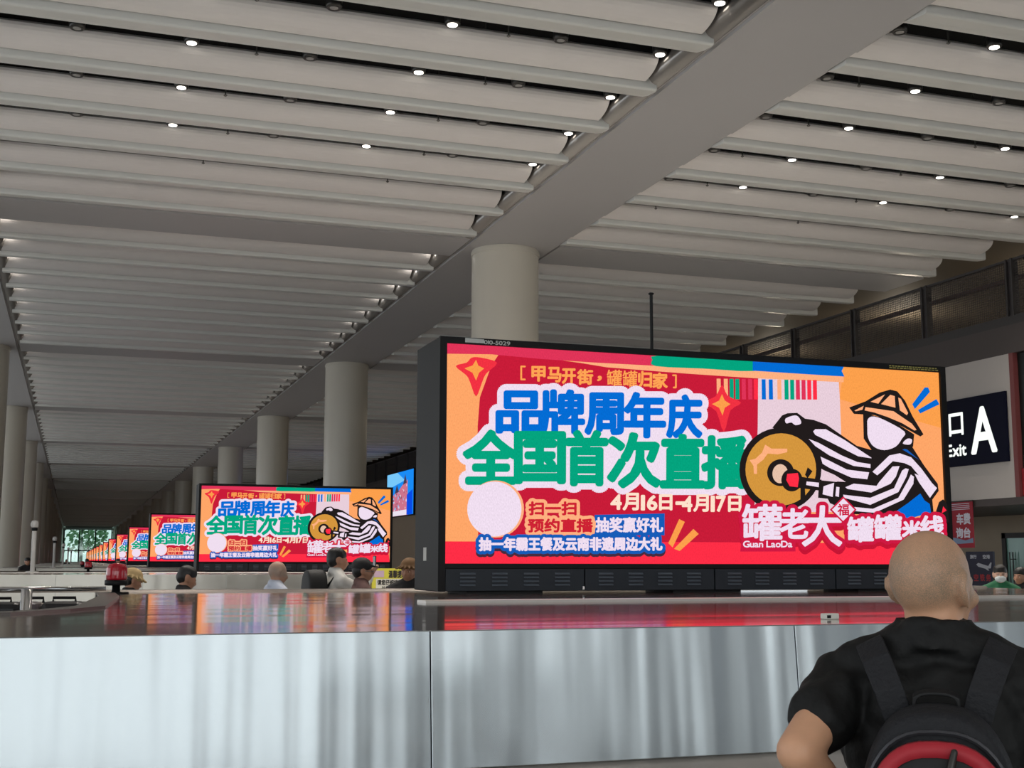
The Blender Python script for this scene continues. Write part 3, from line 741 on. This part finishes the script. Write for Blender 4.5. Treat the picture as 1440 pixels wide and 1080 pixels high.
# red hanging banner
bn = empty('hanging_banner', (20.74, 25.78, 1.96), -PI/2)
MB().box(-1.2, 0.0, -0.01, 0.01, 0.0, 1.14).build('cloth', mat('banner_red', (150, 30, 48), 0.6, noise=0.2, nscale=2), bn)
MB().tube([(-1.22, 0, 1.14), (0.02, 0, 1.14)], 0.02).build('rod', CHAR, bn)
t = Art(None); wv = mat('banner_white', (205, 205, 220), 0.6)
zt([('车', -0.60, 0.58, -0.36, 0.84), ('费', -0.34, 0.58, -0.10, 0.84), ('台', -0.36, 0.25, -0.12, 0.49), ('询', -0.64, 0.25, -0.40, 0.49)], t, wv, 0.012)
t.poly([(-1.19, -0.26), (-0.7, -0.25), (-0.3, -0.18), (-0.02, -0.24), (-0.02, -0.12), (-0.5, -0.10), (-1.19, -0.12)], mat('banner_blue', (120, 140, 170), 0.6), True)
for k in range(4): t.poly([(-1.1, -0.93-k*0.045), (-0.1, -0.94-k*0.045), (-0.1, -0.955-k*0.045), (-1.1, -0.945-k*0.045)], wv, True)
o = t.build('print', bn); o.scale = (1, 1, -1); o.location = (0, -0.011, 0)
tag(bn, 'red hanging banner with white characters below the exit wall', 'banner')
# navy board with an aircraft
nb = empty('notice_board', (23.4, 28.33, 0.85), -PI/2)
MB().box(-1.1, 0, -0.03, 0.03, 0.0, 1.05).build('panel', mat('board_navy', (22, 24, 58), 0.4), nb)
for x in (-1.0, -0.1): MB().box(x-0.02, x+0.02, -0.02, 0.02, -0.85, 0.05).build('leg', CHAR, nb)
t = Art(None); wv2 = mat('board_white', (214, 214, 222), 0.6); rd = mat('board_red', (190, 60, 66), 0.6)
zt([('旅行', -0.92, 0.86, -0.66, 0.96), ('空港', -0.40, 0.86, -0.12, 0.96)], t, wv2, 0.006)
zt([('空', -0.80, 0.26, -0.62, 0.44), ('铁', -0.55, 0.26, -0.37, 0.44), ('务', -0.30, 0.26, -0.12, 0.44)], t, rd, 0.008)
t.poly([(-0.68, -0.70), (-0.60, -0.745), (-0.2, -0.66), (-0.10, -0.76), (-0.06, -0.75), (-0.10, -0.60), (-0.3, -0.585), (-0.60, -0.64)], wv2, True)
t.poly([(-0.45, -0.65), (-0.3, -0.66), (-0.16, -0.54), (-0.22, -0.54)], wv2, True)
o = t.build('print', nb); o.scale = (1, 1, -1); o.location = (0, -0.032, 0)
tag(nb, 'navy notice board with a white aircraft, right of the bald head', 'notice board')
# yellow notice on the second carousel
yn = empty('yellow_notice', (5.22, 23.15, 0.97)); yn.scale = (0.62, 1, 1)
MB().box(0, 1.35, -0.012, 0.012, 0, 0.50).build('panel', mat('notice_yellow', (214, 204, 70), 0.5), yn)
t = Art(None); bk = mat('notice_black', (40, 34, 30), 0.6); wp = mat('notice_white', (220, 216, 205), 0.6); rp = mat('notice_pink', (200, 170, 190), 0.6)
t.poly([(0.12, -0.02), (1.2, -0.02), (1.2, -0.31), (0.12, -0.31)], wp, True); t.poly([(0.04, -0.34), (0.36, -0.34), (0.36, -0.46), (0.04, -0.46)], rp, True)
zt([('温馨提示', 0.5, 0.33, 1.02, 0.46)], t, bk, 0.006)
zt([('请您仔细核对行李', 0.16, 0.20, 1.16, 0.29), ('以免错拿行李', 0.3, 0.09, 1.0, 0.18)], t, bk, 0.005)
o = t.build('print', yn); o.scale = (1, 1, -1); o.location = (0, -0.013, 0)
tag(yn, 'yellow notice board with black writing leaning on the second carousel', 'notice board')
# the far picture screen on the right wall
fs = empty('picture_screen', (RX-0.16, 79.6, 4.63), -PI/2)
MB().box(-7.4, 0, -0.05, 0.02, -0.06, 2.98).build('housing', BLACKM, fs)
MB().box(-6.5, -6.2, 0.02, 0.17, 0.3, 1.6).box(-1.2, -0.9, 0.02, 0.17, 0.3, 1.6).build('wall_bracket', CHAR, fs)
t = Art(None); sk = emis('picture_sky', (26, 140, 245), 0.84); sk2 = emis('picture_pale_sky', (120, 200, 250), 0.84); fl1 = emis('picture_blossom', (206, 116, 140), 0.84); fl2 = emis('picture_roof', (70, 62, 84), 0.84); fl3 = emis('picture_white', (236, 226, 240), 0.84); bd = emis('picture_blue_band', (10, 76, 230), 0.84)
t.poly([(-7.35, 0), (-0.05, 0), (-0.05, -2.92), (-7.35, -2.92)], sk, True)
t.poly([(-7.35, -1.9), (-2.3, -2.3), (-4.4, -2.92), (-7.35, -2.92)], sk2, True)
t.poly([(-7.35, -0.9), (-5.2, -1.5), (-4.2, -1.6), (-3.0, -2.0), (-1.6, -2.3), (-1.5, 0), (-7.35, 0)], fl1, True)
rnd = random.Random(5)
for k in range(90):
    x = rnd.uniform(-7.3, -1.6); z = rnd.uniform(0.3, 0.9+(x+7.3)*0.2); s = rnd.uniform(0.05, 0.14)
    t.poly([(x-s, -z), (x, -z-s), (x+s, -z), (x, -z+s)], rnd.choice([fl2, fl3, fl1, sk2]), True)
t.poly([(-4.9, -1.5), (-4.3, -2.1), (-3.7, -1.6)], fl2, True); t.poly([(-2.6, -2.0), (-2.0, -2.7), (-1.6, -2.1)], fl2, True)
t.poly([(-7.35, 0), (-1.6, 0), (-1.6, -0.35), (-7.35, -0.3)], fl3, True); t.poly([(-1.55, 0), (-0.05, 0), (-0.05, -1.6), (-1.55, -1.3)], bd, True)
o = t.build('picture', fs); o.scale = (1, 1, -1); o.location = (0, -0.055, 0)
tag(fs, 'bright blue picture screen with pink blossoms on the far right wall', 'screen')

# ================================================================== people
def remesh(mb, name, mats, parent, voxel, smooth=4, disp=0.0):
    me = mb.mesh('t', mats, True); o = bpy.data.objects.new(name, me); COL.objects.link(o)
    r = o.modifiers.new('r', 'REMESH'); r.mode = 'VOXEL'; r.voxel_size = voxel; r.use_smooth_shade = True
    if smooth: s = o.modifiers.new('s', 'SMOOTH'); s.iterations = smooth; s.factor = 0.5
    if disp:
        tx = bpy.data.textures.new('folds', 'CLOUDS'); tx.noise_scale = 0.07; tx.noise_depth = 1
        d = o.modifiers.new('d', 'DISPLACE'); d.texture = tx; d.strength = disp; d.mid_level = 0.5
    dg = bpy.context.evaluated_depsgraph_get()
    m2 = bpy.data.meshes.new_from_object(o.evaluated_get(dg), depsgraph=dg); m2.name = name
    o.modifiers.clear(); o.data = m2; bpy.data.meshes.remove(me)
    if len(m2.materials) == 0:
        for M in (mats if isinstance(mats, list) else [mats]): m2.materials.append(M)
    m2.polygons.foreach_set('use_smooth', [True]*len(m2.polygons))
    if parent: o.parent = parent
    return o
def hand(b, w, d, side, r=0.0085):
    """palm, four bent fingers of different length and a thumb from its side; d is the way the forearm points"""
    w = Vector(w); d = Vector(d).normalized(); sd = d.cross(Vector((0, 1, 0.2)));
    if sd.length < 0.2: sd = d.cross(Vector((1, 0, 0.2)))
    sd.normalize(); nn = sd.cross(d).normalized()
    b.capsule(w, w+d*0.05, 0.027, 0.03)
    for k in range(4):
        q = w+d*0.07+sd*(k-1.5)*0.02; b.capsule(w+d*0.04+sd*(k-1.5)*0.017, q, 0.014, 0.0115)
        ln = (0.033, 0.042, 0.045, 0.036)[k]; m1 = q+d*ln+nn*0.008; b.capsule(q, m1, r+0.001, r); m2 = m1+d*ln*0.6+nn*0.02; b.capsule(m1, m2, r, r-0.001)
    t0 = w+d*0.02+sd*0.028*side; t1 = t0+d*0.03+sd*0.022*side+nn*0.008; b.capsule(w+d*0.01, t0, 0.018, 0.013); b.capsule(t0, t1, 0.011, 0.0095); b.capsule(t1, t1+d*0.028+nn*0.006, 0.0095, 0.008)

def person(name, loc, az, skin, arms, shirt, trousers, shoes, h=1.67, head_turn=0.0, voxel=0.011, bulk=1.0, sleeve=0.55, hair=None, cap=None, label='', glasses=False, mask=False, collar=True, long_sleeve=False, head_tilt=0.0, fold=0.012):
    """local +Y is where the body faces; arms = ((elbow, wrist) for the left, right) in local metres for a 1.67 m figure"""
    root = empty(name, loc, -az); s = h/1.67; root.scale = (s, s, s)
    hc = Vector((0, 0.0, 1.50)); RT = Matrix.Rotation(-head_turn, 3, 'Z') @ Matrix.Rotation(head_tilt, 3, 'X')
    def hp(x, y, z): return tuple(hc+RT @ (Vector((x, y, z))-hc))
    def hsph(b, c, r, seg=18, ring=12):
        t = MB(); t.sphere((0, 0, 0), r, seg, ring)
        m4 = Matrix.Translation(hp(*c)) @ RT.to_4x4()
        mp = {}
        for v in t.bm.verts: mp[v] = b.bm.verts.new(m4 @ v.co)
        for f in t.bm.faces: b.face([mp[v] for v in f.verts])
        t.bm.free()
    def torso(b, g):
        B = bulk
        b.sphere((0, 0, 0.94), (0.165*B+g, 0.125*B+g, 0.13+g)).sphere((0, 0.005, 1.07), (0.155*B+g, 0.12*B+g, 0.16+g)).sphere((0, -0.005, 1.24), (0.175*B+g, 0.118*B+g, 0.17+g))
        for x in (-1, 1):
            b.capsule((0, -0.012, 1.33), (x*0.165, -0.01, 1.345), 0.078+g, 0.062+g)
            b.capsule((0.0, -0.02, 1.44), (x*0.15, -0.015, 1.375), 0.05+g, 0.05+g)
            b.capsule((x*0.06, -0.03, 1.30), (x*0.10, -0.02, 1.05), 0.09+g, 0.085+g)
    SHO = ((-0.185, -0.01, 1.345), (0.185, -0.01, 1.345))
    b = MB(); torso(b, 0)
    b.capsule((0, -0.012, 1.40), hp(0, -0.005, 1.52), 0.062, 0.057)
    # head: skull, face, jaw, nose, brow, lips, ears
    hsph(b, (0, -0.012, 1.575), (0.077, 0.094, 0.092)); hsph(b, (0, 0.012, 1.545), (0.071, 0.080, 0.078)); hsph(b, (0, 0.040, 1.500), (0.050, 0.050, 0.048)); hsph(b, (0, 0.062, 1.478), (0.026, 0.024, 0.020))
    b.capsule(hp(0, 0.088, 1.553), hp(0, 0.106, 1.520), 0.010, 0.014); hsph(b, (0.011, 0.094, 1.516), (0.009, 0.010, 0.008)); hsph(b, (-0.011, 0.094, 1.516), (0.009, 0.010, 0.008))
    b.capsule(hp(-0.036, 0.078, 1.563), hp(0.036, 0.078, 1.563), 0.012, 0.012)
    b.capsule(hp(-0.020, 0.083, 1.494), hp(0.020, 0.083, 1.494), 0.009, 0.009); b.capsule(hp(-0.016, 0.082, 1.484), hp(0.016, 0.082, 1.484), 0.009, 0.009)
    for x in (-1, 1):
        hsph(b, (x*0.040, 0.066, 1.525), (0.024, 0.022, 0.022))
        hsph(b, (x*0.079, -0.014, 1.545), (0.009, 0.020, 0.026)); hsph(b, (x*0.076, -0.002, 1.522), (0.009, 0.010, 0.012))
        ear = ((0.076, 0.004, 1.568), (0.083, -0.014, 1.576), (0.089, -0.029, 1.566), (0.089, -0.032, 1.549), (0.085, -0.020, 1.526), (0.078, -0.004, 1.514))
        for e0, e1 in zip(ear, ear[1:]): b.capsule(hp(x*e0[0], e0[1], e0[2]), hp(x*e1[0], e1[1], e1[2]), 0.0075, 0.0075)
    for i, (el, wr) in enumerate(arms):
        el, wr = Vector(el), Vector(wr)
        b.capsule(SHO[i], el, 0.054, 0.042); mid = el.lerp(wr, 0.3); b.capsule(el, mid, 0.042, 0.042); b.capsule(mid, wr, 0.042, 0.027); hand(b, wr, wr-el, 1 if i == 0 else -1)
    for x in (-1, 1):
        b.capsule((x*0.085, 0, 0.90), (x*0.10, 0.01, 0.48), 0.085, 0.057); b.capsule((x*0.10, 0.01, 0.48), (x*0.10, -0.012, 0.32), 0.057, 0.056); b.capsule((x*0.10, -0.012, 0.32), (x*0.10, -0.005, 0.085), 0.056, 0.036)
        b.capsule((x*0.10, -0.03, 0.05), (x*0.105, 0.13, 0.035), 0.036, 0.03)
    remesh(b, 'body', skin, root, voxel, 3)
    # clothing
    b = MB(); torso(b, 0.014)
    for i, (el, wr) in enumerate(arms):
        el, wr = Vector(el), Vector(wr); S = Vector(SHO[i])
        if long_sleeve: b.capsule(S, el, 0.068, 0.056); b.capsule(el, el.lerp(wr, 0.9), 0.054, 0.040)
        else: b.capsule(S, S.lerp(el, sleeve), 0.072, 0.066)
    if collar:
        n = 20; rs = []
        for z, r in ((1.425, 0.088), (1.470, 0.074), (1.485, 0.073), (1.485, 0.066), (1.43, 0.074)):
            rs.append([(r*1.05*math.cos(2*PI*k/n), r*math.sin(2*PI*k/n)-0.01-0.0*z, z-0.03*max(0, math.sin(2*PI*k/n))) for k in range(n)])
        b.rings(rs)
    remesh(b, 'shirt', shirt, root, voxel, 2, fold)
    b = MB(); b.sphere((0, 0, 0.92), (0.18*bulk, 0.14*bulk, 0.13))
    for x in (-1, 1): b.capsule((x*0.085, 0, 0.90), (x*0.10, 0.01, 0.48), 0.10, 0.075); b.capsule((x*0.10, 0.01, 0.48), (x*0.10, -0.005, 0.10), 0.075, 0.062)
    remesh(b, 'trousers', trousers, root, max(voxel, 0.014), 2, 0.01)
    for x in (-1, 1):
        b = MB(); b.capsule((x*0.10, -0.045, 0.05), (x*0.107, 0.16, 0.042), 0.050, 0.042); b.capsule((x*0.10, -0.01, 0.09), (x*0.10, -0.02, 0.05), 0.05, 0.05)
        remesh(b, 'shoe', shoes, root, 0.014, 2)
    for x in (-1, 1):
        b = MB(); hsph(b, (x*0.030, 0.078, 1.543), (0.012, 0.010, 0.007), 10, 8); b.build('eye', EYEW, root, True)
        b = MB(); hsph(b, (x*0.030, 0.086, 1.543), (0.005, 0.004, 0.005), 8, 6); b.build('iris', EYEB, root, True)
        if hair: b = MB(); b.capsule(hp(x*0.018, 0.088, 1.562), hp(x*0.046, 0.078, 1.562), 0.004, 0.003, 8); b.build('eyebrow', hair, root, True)
    if hair:
        b = MB(); hsph(b, (0, -0.014, 1.602), (0.086, 0.100, 0.080)); hsph(b, (0, -0.045, 1.56), (0.080, 0.068, 0.080))
        if hair.name.startswith('long'): hsph(b, (0, -0.06, 1.49), (0.085, 0.06, 0.10))
        remesh(b, 'hair', hair, root, 0.012, 2, 0.012)
    if cap:
        style, M = cap
        b = MB(); hsph(b, (0, -0.012, 1.605), (0.092, 0.106, 0.085))
        if style == 'peak':
            for k in range(5): b.capsule(hp(-0.06+0.03*k, 0.06, 1.61), hp(-0.05+0.025*k, 0.155-0.01*abs(k-2), 1.592), 0.012, 0.008)
        else:
            n = 16
            for k in range(n): a = 2*PI*k/n; b.capsule(hp(0.08*math.cos(a), 0.09*math.sin(a)-0.01, 1.60), hp(0.135*math.cos(a), 0.15*math.sin(a)-0.01, 1.575), 0.014, 0.010)
        remesh(b, 'cap', M, root, 0.010, 2)
    if glasses:
        b = MB()
        for x in (-1, 1):
            b.tube([hp(x*0.034+0.022*math.cos(2*PI*k/12), 0.100, 1.543+0.017*math.sin(2*PI*k/12)) for k in range(13)], 0.0025, 6)
            b.tube([hp(x*0.056, 0.098, 1.548), hp(x*0.080, 0.0, 1.552)], 0.0025, 6)
        b.tube([hp(-0.012, 0.100, 1.548), hp(0.012, 0.100, 1.548)], 0.0025, 6)
        b.build('glasses', mat('glasses_metal', (190, 190, 190), 0.2, metal=1), root)
    if mask:
        b = MB(); hsph(b, (0, 0.052, 1.502), (0.070, 0.072, 0.048)); remesh(b, 'face_mask', mat('mask_white', (215, 220, 222), 0.7), root, 0.010, 2)
    tag(root, label, 'person')
    return root
EYEW = mat('eye_white', (225, 220, 214), 0.3); EYEB = mat('eye_dark', (30, 22, 18), 0.2)
def skin_mat(name, rgb, stubble=None):
    M = mat(name, rgb, 0.5, noise=0.07, nscale=30)
    b = M.node_tree.nodes['Principled BSDF']; b.inputs['Subsurface Weight'].default_value = 0.08; b.inputs['Subsurface Radius'].default_value = (0.02, 0.008, 0.004)
    if stubble:
        nt = M.node_tree; tc = nt.nodes.new('ShaderNodeTexCoord'); sx = nt.nodes.new('ShaderNodeSeparateXYZ'); nt.links.new(tc.outputs['Object'], sx.inputs[0])
        n = nt.nodes.new('ShaderNodeTexNoise'); n.inputs['Scale'].default_value = 480; n.inputs['Detail'].default_value = 3; nt.links.new(tc.outputs['Object'], n.inputs['Vector'])
        big = nt.nodes.new('ShaderNodeTexNoise'); big.inputs['Scale'].default_value = 16; nt.links.new(tc.outputs['Object'], big.inputs['Vector'])
        def rng(src, a, b_, c, d):
            r = nt.nodes.new('ShaderNodeMapRange'); r.inputs[1].default_value = a; r.inputs[2].default_value = b_; r.inputs[3].default_value = c; r.inputs[4].default_value = d; nt.links.new(src, r.inputs[0]); return r.outputs[0]
        def mul(a, b_):
            q = nt.nodes.new('ShaderNodeMath'); q.operation = 'MULTIPLY'; nt.links.new(a, q.inputs[0]); nt.links.new(b_, q.inputs[1]); return q.outputs[0]
        low = rng(sx.outputs['Z'], 1.495, 1.53, 0, 1); crown = rng(sx.outputs['Z'], 1.575, 1.645, 1, 0.45)
        f = mul(mul(low, crown), mul(rng(n.outputs['Fac'], 0.35, 0.62, 0.35, 1.0), rng(big.outputs['Fac'], 0.3, 0.6, 0.55, 1.0)))
        old = b.inputs['Base Color'].links[0].from_socket
        mx = nt.nodes.new('ShaderNodeMix'); mx.data_type = 'RGBA'; nt.links.new(f, mx.inputs[0]); nt.links.new(old, mx.inputs[6]); mx.inputs[7].default_value = (*lin(stubble), 1)
        nt.links.new(mx.outputs[2], b.inputs['Base Color'])
    return M
SK1 = skin_mat('skin_bald_man', (216, 164, 130), (140, 124, 104)); SK2 = skin_mat('skin_tanned', (176, 128, 102)); SK3 = skin_mat('skin_fair', (206, 164, 142))
BLK = mat('shirt_black', (12, 12, 12), 0.66, noise=0.1, nscale=12, bump=0.35, bscale=20, spec=0.35); TRD = mat('trousers_dark', (40, 42, 50), 0.8); SHB = mat('shoe_black', (24, 22, 22), 0.4)
HB = mat('hair_black', (22, 20, 20), 0.5, noise=0.3, nscale=60); HL = mat('long_hair_black', (24, 20, 19), 0.5, noise=0.3, nscale=60)
DOWN = (((-0.24, -0.02, 1.07), (-0.25, 0.06, 0.84)), ((0.24, -0.02, 1.07), (0.25, 0.06, 0.84)))

AZ = math.radians(38)
man = person('person', (1.70, 2.25, 0), AZ, SK1, (((-0.262, -0.215, 1.232), (-0.17, 0.02, 1.06)), ((0.26, -0.03, 1.09), (0.24, 0.17, 0.98))), BLK, TRD, SHB, h=1.67, head_turn=math.radians(31), voxel=0.0075, sleeve=0.54, bulk=1.10,
             label='bald man in a black short-sleeved shirt seen from behind, hand on hip', fold=0.026)

# his backpack (local frame of the man)
bp = empty('backpack', (1.70, 2.25, 0), -AZ)
NAV = mat('backpack_navy', (16, 17, 23), 0.7, noise=0.12, nscale=20, bump=0.2, bscale=120); NAV2 = mat('backpack_black', (14, 14, 16), 0.65, noise=0.1, nscale=20)
REDT = mat('backpack_red', (176, 34, 48), 0.6, noise=0.08, nscale=30)
def sup(cx, cy, cz, rx, ry, rz, e=0.45, n=36, m_=20):
    b = MB(); rs = []
    f = lambda t: math.copysign(abs(t)**e, t)
    for k in range(m_+1):
        t = -PI/2+PI*k/m_; rs.append([(cx+rx*f(max(math.cos(t), 1e-3))*f(math.cos(2*PI*i/n)), cy+ry*f(max(math.cos(t), 1e-3))*f(math.sin(2*PI*i/n)), cz+rz*f(math.sin(t))) for i in range(n)])
    return b.rings(rs)
def bagoutline(w0, w1, z0, z1, n=14):
    """arched outline: width w1 half at the bottom, arch towards the top"""
    P = []
    for k in range(n+1):
        a = PI*k/n; x = -math.cos(a); z = math.sin(a)
        P.append((w1*math.copysign(abs(x)**0.75, x), z0+(z1-z0)*0.35+(z1-z0)*0.65*z**0.8))
    return [(-w1, z0)]+P+[(w1, z0)]
def pad(outline, y0, y1, name, M, inset=0.03, parent=bp):
    b = MB(); cx = 0; cz = sum(p[1] for p in outline)/len(outline)
    def ring(y, k): return [(p[0]*(1-k), y, cz+(p[1]-cz)*(1-k)) for p in outline]
    b.rings([ring(y0, 0.04), ring(y0-0.015, 0), ring(y1+0.03, 0.01), ring(y1+0.01, 0.06), ring(y1, 0.16)])
    o = b.build(name, M, parent, True); o.modifiers.new('sub', 'SUBSURF').render_levels = 1
    return o
pad(bagoutline(0, 0.155, 0.86, 1.335), -0.145, -0.285, 'main_bag', NAV)
pad(bagoutline(0, 0.140, 0.87, 1.270), -0.27, -0.335, 'front_pocket', NAV2)
ol = bagoutline(0, 0.132, 0.90, 1.262, 24)[1:-1]
b = MB(); rs = []
for (x, z) in ol:
    d = Vector((x, 0, z-1.03)).normalized()
    rs.append([(x+d.x*a, -0.322+y, z+d.z*a) for a, y in ((-0.012, -0.010), (0.014, -0.004), (0.016, 0.010), (-0.012, 0.006))])
b.rings(rs); b.build('red_trim', REDT, bp, True)
b = MB(); ol2 = bagoutline(0, 0.144, 0.90, 1.290, 24)[1:-1]
b.tube([(x, -0.290, z) for x, z in ol2], 0.005, 6); b.build('zipper', mat('zip_grey', (70, 70, 74), 0.4, metal=0.5), bp)
b = MB().capsule((0.03, -0.338, 1.262), (0.018, -0.350, 1.215), 0.006, 0.009, 8); b.build('zipper_pull', mat('zip_pull', (60, 58, 56), 0.4, metal=0.6), bp, True)
def ribbon(pts, w, th, name, M):
    """a flat strap through pts; each point carries the sideways direction"""
    rs = []
    for i, (p, sdir) in enumerate(pts):
        p = Vector(p); sd = Vector(sdir).normalized(); q = Vector(pts[min(i+1, len(pts)-1)][0])-Vector(pts[max(i-1, 0)][0]); nn = q.cross(sd).normalized()
        ww = w[i] if isinstance(w, list) else w
        rs.append([p+sd*ww+nn*th, p-sd*ww+nn*th, p-sd*ww-nn*th, p+sd*ww-nn*th])
    o = MB().rings(rs).build(name, M, bp, True, bevel=0.003); s = o.modifiers.new('sub', 'SUBSURF'); s.render_levels = 2; s.levels = 1
    return o
for x in (-1, 1):
    ribbon([((x*0.070, -0.150, 1.290), (1, 0, 0)), ((x*0.088, -0.152, 1.350), (1, 0, -x*0.2)), ((x*0.112, -0.118, 1.408), (1, 0, -x*0.45)), ((x*0.128, -0.060, 1.436), (1, 0, -x*0.5)), ((x*0.132, 0.02, 1.432), (1, 0, -x*0.5)), ((x*0.135, 0.085, 1.380), (1, 0, -x*0.3)), ((x*0.145, 0.135, 1.28), (1, 0, 0)), ((x*0.165, 0.13, 1.12), (1, 0.3*x, 0)), ((x*0.19, 0.03, 0.98), (0.4, x, 0)), ((x*0.14, -0.16, 0.92), (0.3, x, 0.3))], 0.029, 0.006, 'shoulder_strap', NAV)
ribbon([((-0.042, -0.165, 1.300), (0, 1, 0.3)), ((-0.040, -0.172, 1.343), (0, 1, 0.3)), ((-0.022, -0.174, 1.352), (0, 1, 0.3)), ((0.022, -0.174, 1.352), (0, 1, 0.3)), ((0.040, -0.172, 1.343), (0, 1, 0.3)), ((0.042, -0.165, 1.300), (0, 1, 0.3))], 0.012, 0.004, 'carry_handle', NAV2)
MB().box(-0.15, -0.135, -0.27, -0.25, 1.12, 1.16).build('side_buckle', mat('buckle_steel', (150, 140, 128), 0.4, metal=0.7), bp)
tag(bp, 'black backpack with a curved red stripe worn by the bald man', 'backpack')

# people on the other side of the front carousel
def at(px, Y): 
    d = R0*((px-720)/1784) + fw; return d.x/d.y*Y      # X where the line of sight through column px meets depth Y (level sight line)
WSH = mat('shirt_white', (205, 202, 196), 0.7); LSH = mat('shirt_pale_blue', (190, 196, 212), 0.7); BRS = mat('shirt_brown_check', (104, 74, 70), 0.8, noise=0.35, nscale=40); DKJ = mat('jacket_dark', (32, 30, 32), 0.8); GRN = mat('jacket_green', (32, 110, 72), 0.7)
TANC = mat('cap_tan', (186, 158, 112), 0.8, noise=0.08); BLC = mat('cap_black', (28, 26, 28), 0.7); BRC = mat('cap_brown', (120, 88, 56), 0.8)
OLD = skin_mat('skin_old_man', (186, 142, 118), (150, 140, 130))
person('person', (1.86, 12.35, 0), math.radians(75), OLD, DOWN, LSH, TRD, SHB, h=1.60, voxel=0.014, label='bald elderly man in a pale shirt behind the front deck', head_tilt=-0.15)
PH = (((-0.22, 0.20, 1.25), (-0.05, 0.33, 1.42)), ((0.24, 0.17, 1.25), (0.06, 0.33, 1.42)))
ph = person('person', (2.55, 12.9, 0), math.radians(82), SK2, PH, WSH, TRD, SHB, h=1.73, voxel=0.014, hair=HB, label='dark haired man in a white shirt raising a phone', long_sleeve=True)
pn = empty('phone', (2.55+0.40*math.sin(math.radians(82)), 12.9+0.40*math.cos(math.radians(82)), 1.50), -math.radians(82))
MB().box(-0.038, 0.038, -0.005, 0.005, 0, 0.155).build('case', BLC, pn, bevel=0.004)
MB().box(-0.034, 0.034, -0.006, -0.005, 0.006, 0.149).build('screen', mat('phone_glass', (16, 16, 20), 0.1), pn)
tag(pn, 'black phone held up by the man in the white shirt', 'phone')
b2 = empty('backpack', (2.55, 12.9, 0), -math.radians(82))
pad(bagoutline(0, 0.17, 1.0, 1.52), -0.14, -0.34, 'main_bag', NAV2, parent=b2)
for x in (-1, 1):
    MB().tube([(x*0.10, -0.14, 1.34), (x*0.12, -0.06, 1.455), (x*0.125, 0.04, 1.44), (x*0.13, 0.14, 1.30), (x*0.16, 0.12, 1.12), (x*0.17, -0.1, 1.0)], 0.014, 8).build('shoulder_strap', NAV2, b2, True)
tag(b2, 'black backpack worn by the man in the white shirt', 'backpack')
person('person', (2.66, 12.2, 0), math.radians(88), SK2, DOWN, BRS, TRD, SHB, h=1.62, voxel=0.014, hair=HB, cap=('peak', BLC), glasses=True, label='man in a black cap, glasses and brown shirt behind the front deck')
person('person', (3.17, 12.4, 0), math.radians(215), SK2, DOWN, DKJ, TRD, SHB, h=1.62, voxel=0.014, hair=HB, cap=('brim', BRC), label='person in a brown hat half hidden by the large screen cabinet')
person('person', (0.53, 12.6, 0), math.radians(70), SK2, DOWN, DKJ, TRD, SHB, h=1.52, voxel=0.014, hair=HB, cap=('brim', TANC), label='person in a tan sun hat beside the red beacon', head_tilt=-0.3)
person('person', (1.0, 12.3, 0), math.radians(80), SK2, DOWN, DKJ, TRD, SHB, h=1.55, voxel=0.014, hair=HB, label='black haired person looking down below the second screen', head_tilt=-0.35)
# people to the right of the bald man
person('person', (10.40, 12.5, 0), math.radians(215), SK3, DOWN, GRN, TRD, SHB, h=1.57, voxel=0.014, hair=HL, mask=True, label='person in a white face mask and green jacket, far right')
person('person', (11.12, 13.0, 0), math.radians(250), SK2, DOWN, DKJ, TRD, SHB, h=1.54, voxel=0.014, hair=HL, label='dark haired person at the right edge beside the masked one')
# tiny figures far down the hall
far_p = person('person', (-1.25, 40.2, 0), math.radians(160), SK2, DOWN, DKJ, TRD, SHB, h=1.68, voxel=0.02, hair=HB, label='tiny dark figure far down the left side between the camera poles')
for k, (x, y, lab) in enumerate(((0.6, 59.2, 'tiny dark figure far away left of the small beacon'), (3.0, 78.0, 'tiny dark figure far away in front of the smallest screens'), (-0.4, 93.0, 'tiny dark figure farthest away below the far window'), (1.9, 59.0, 'tiny dark figure far away beside the third beacon'))):
    o = copy_tree(far_p); o.location = (x, y, 0); o.rotation_euler = (0, 0, k*1.3); tag(o, lab, 'person')
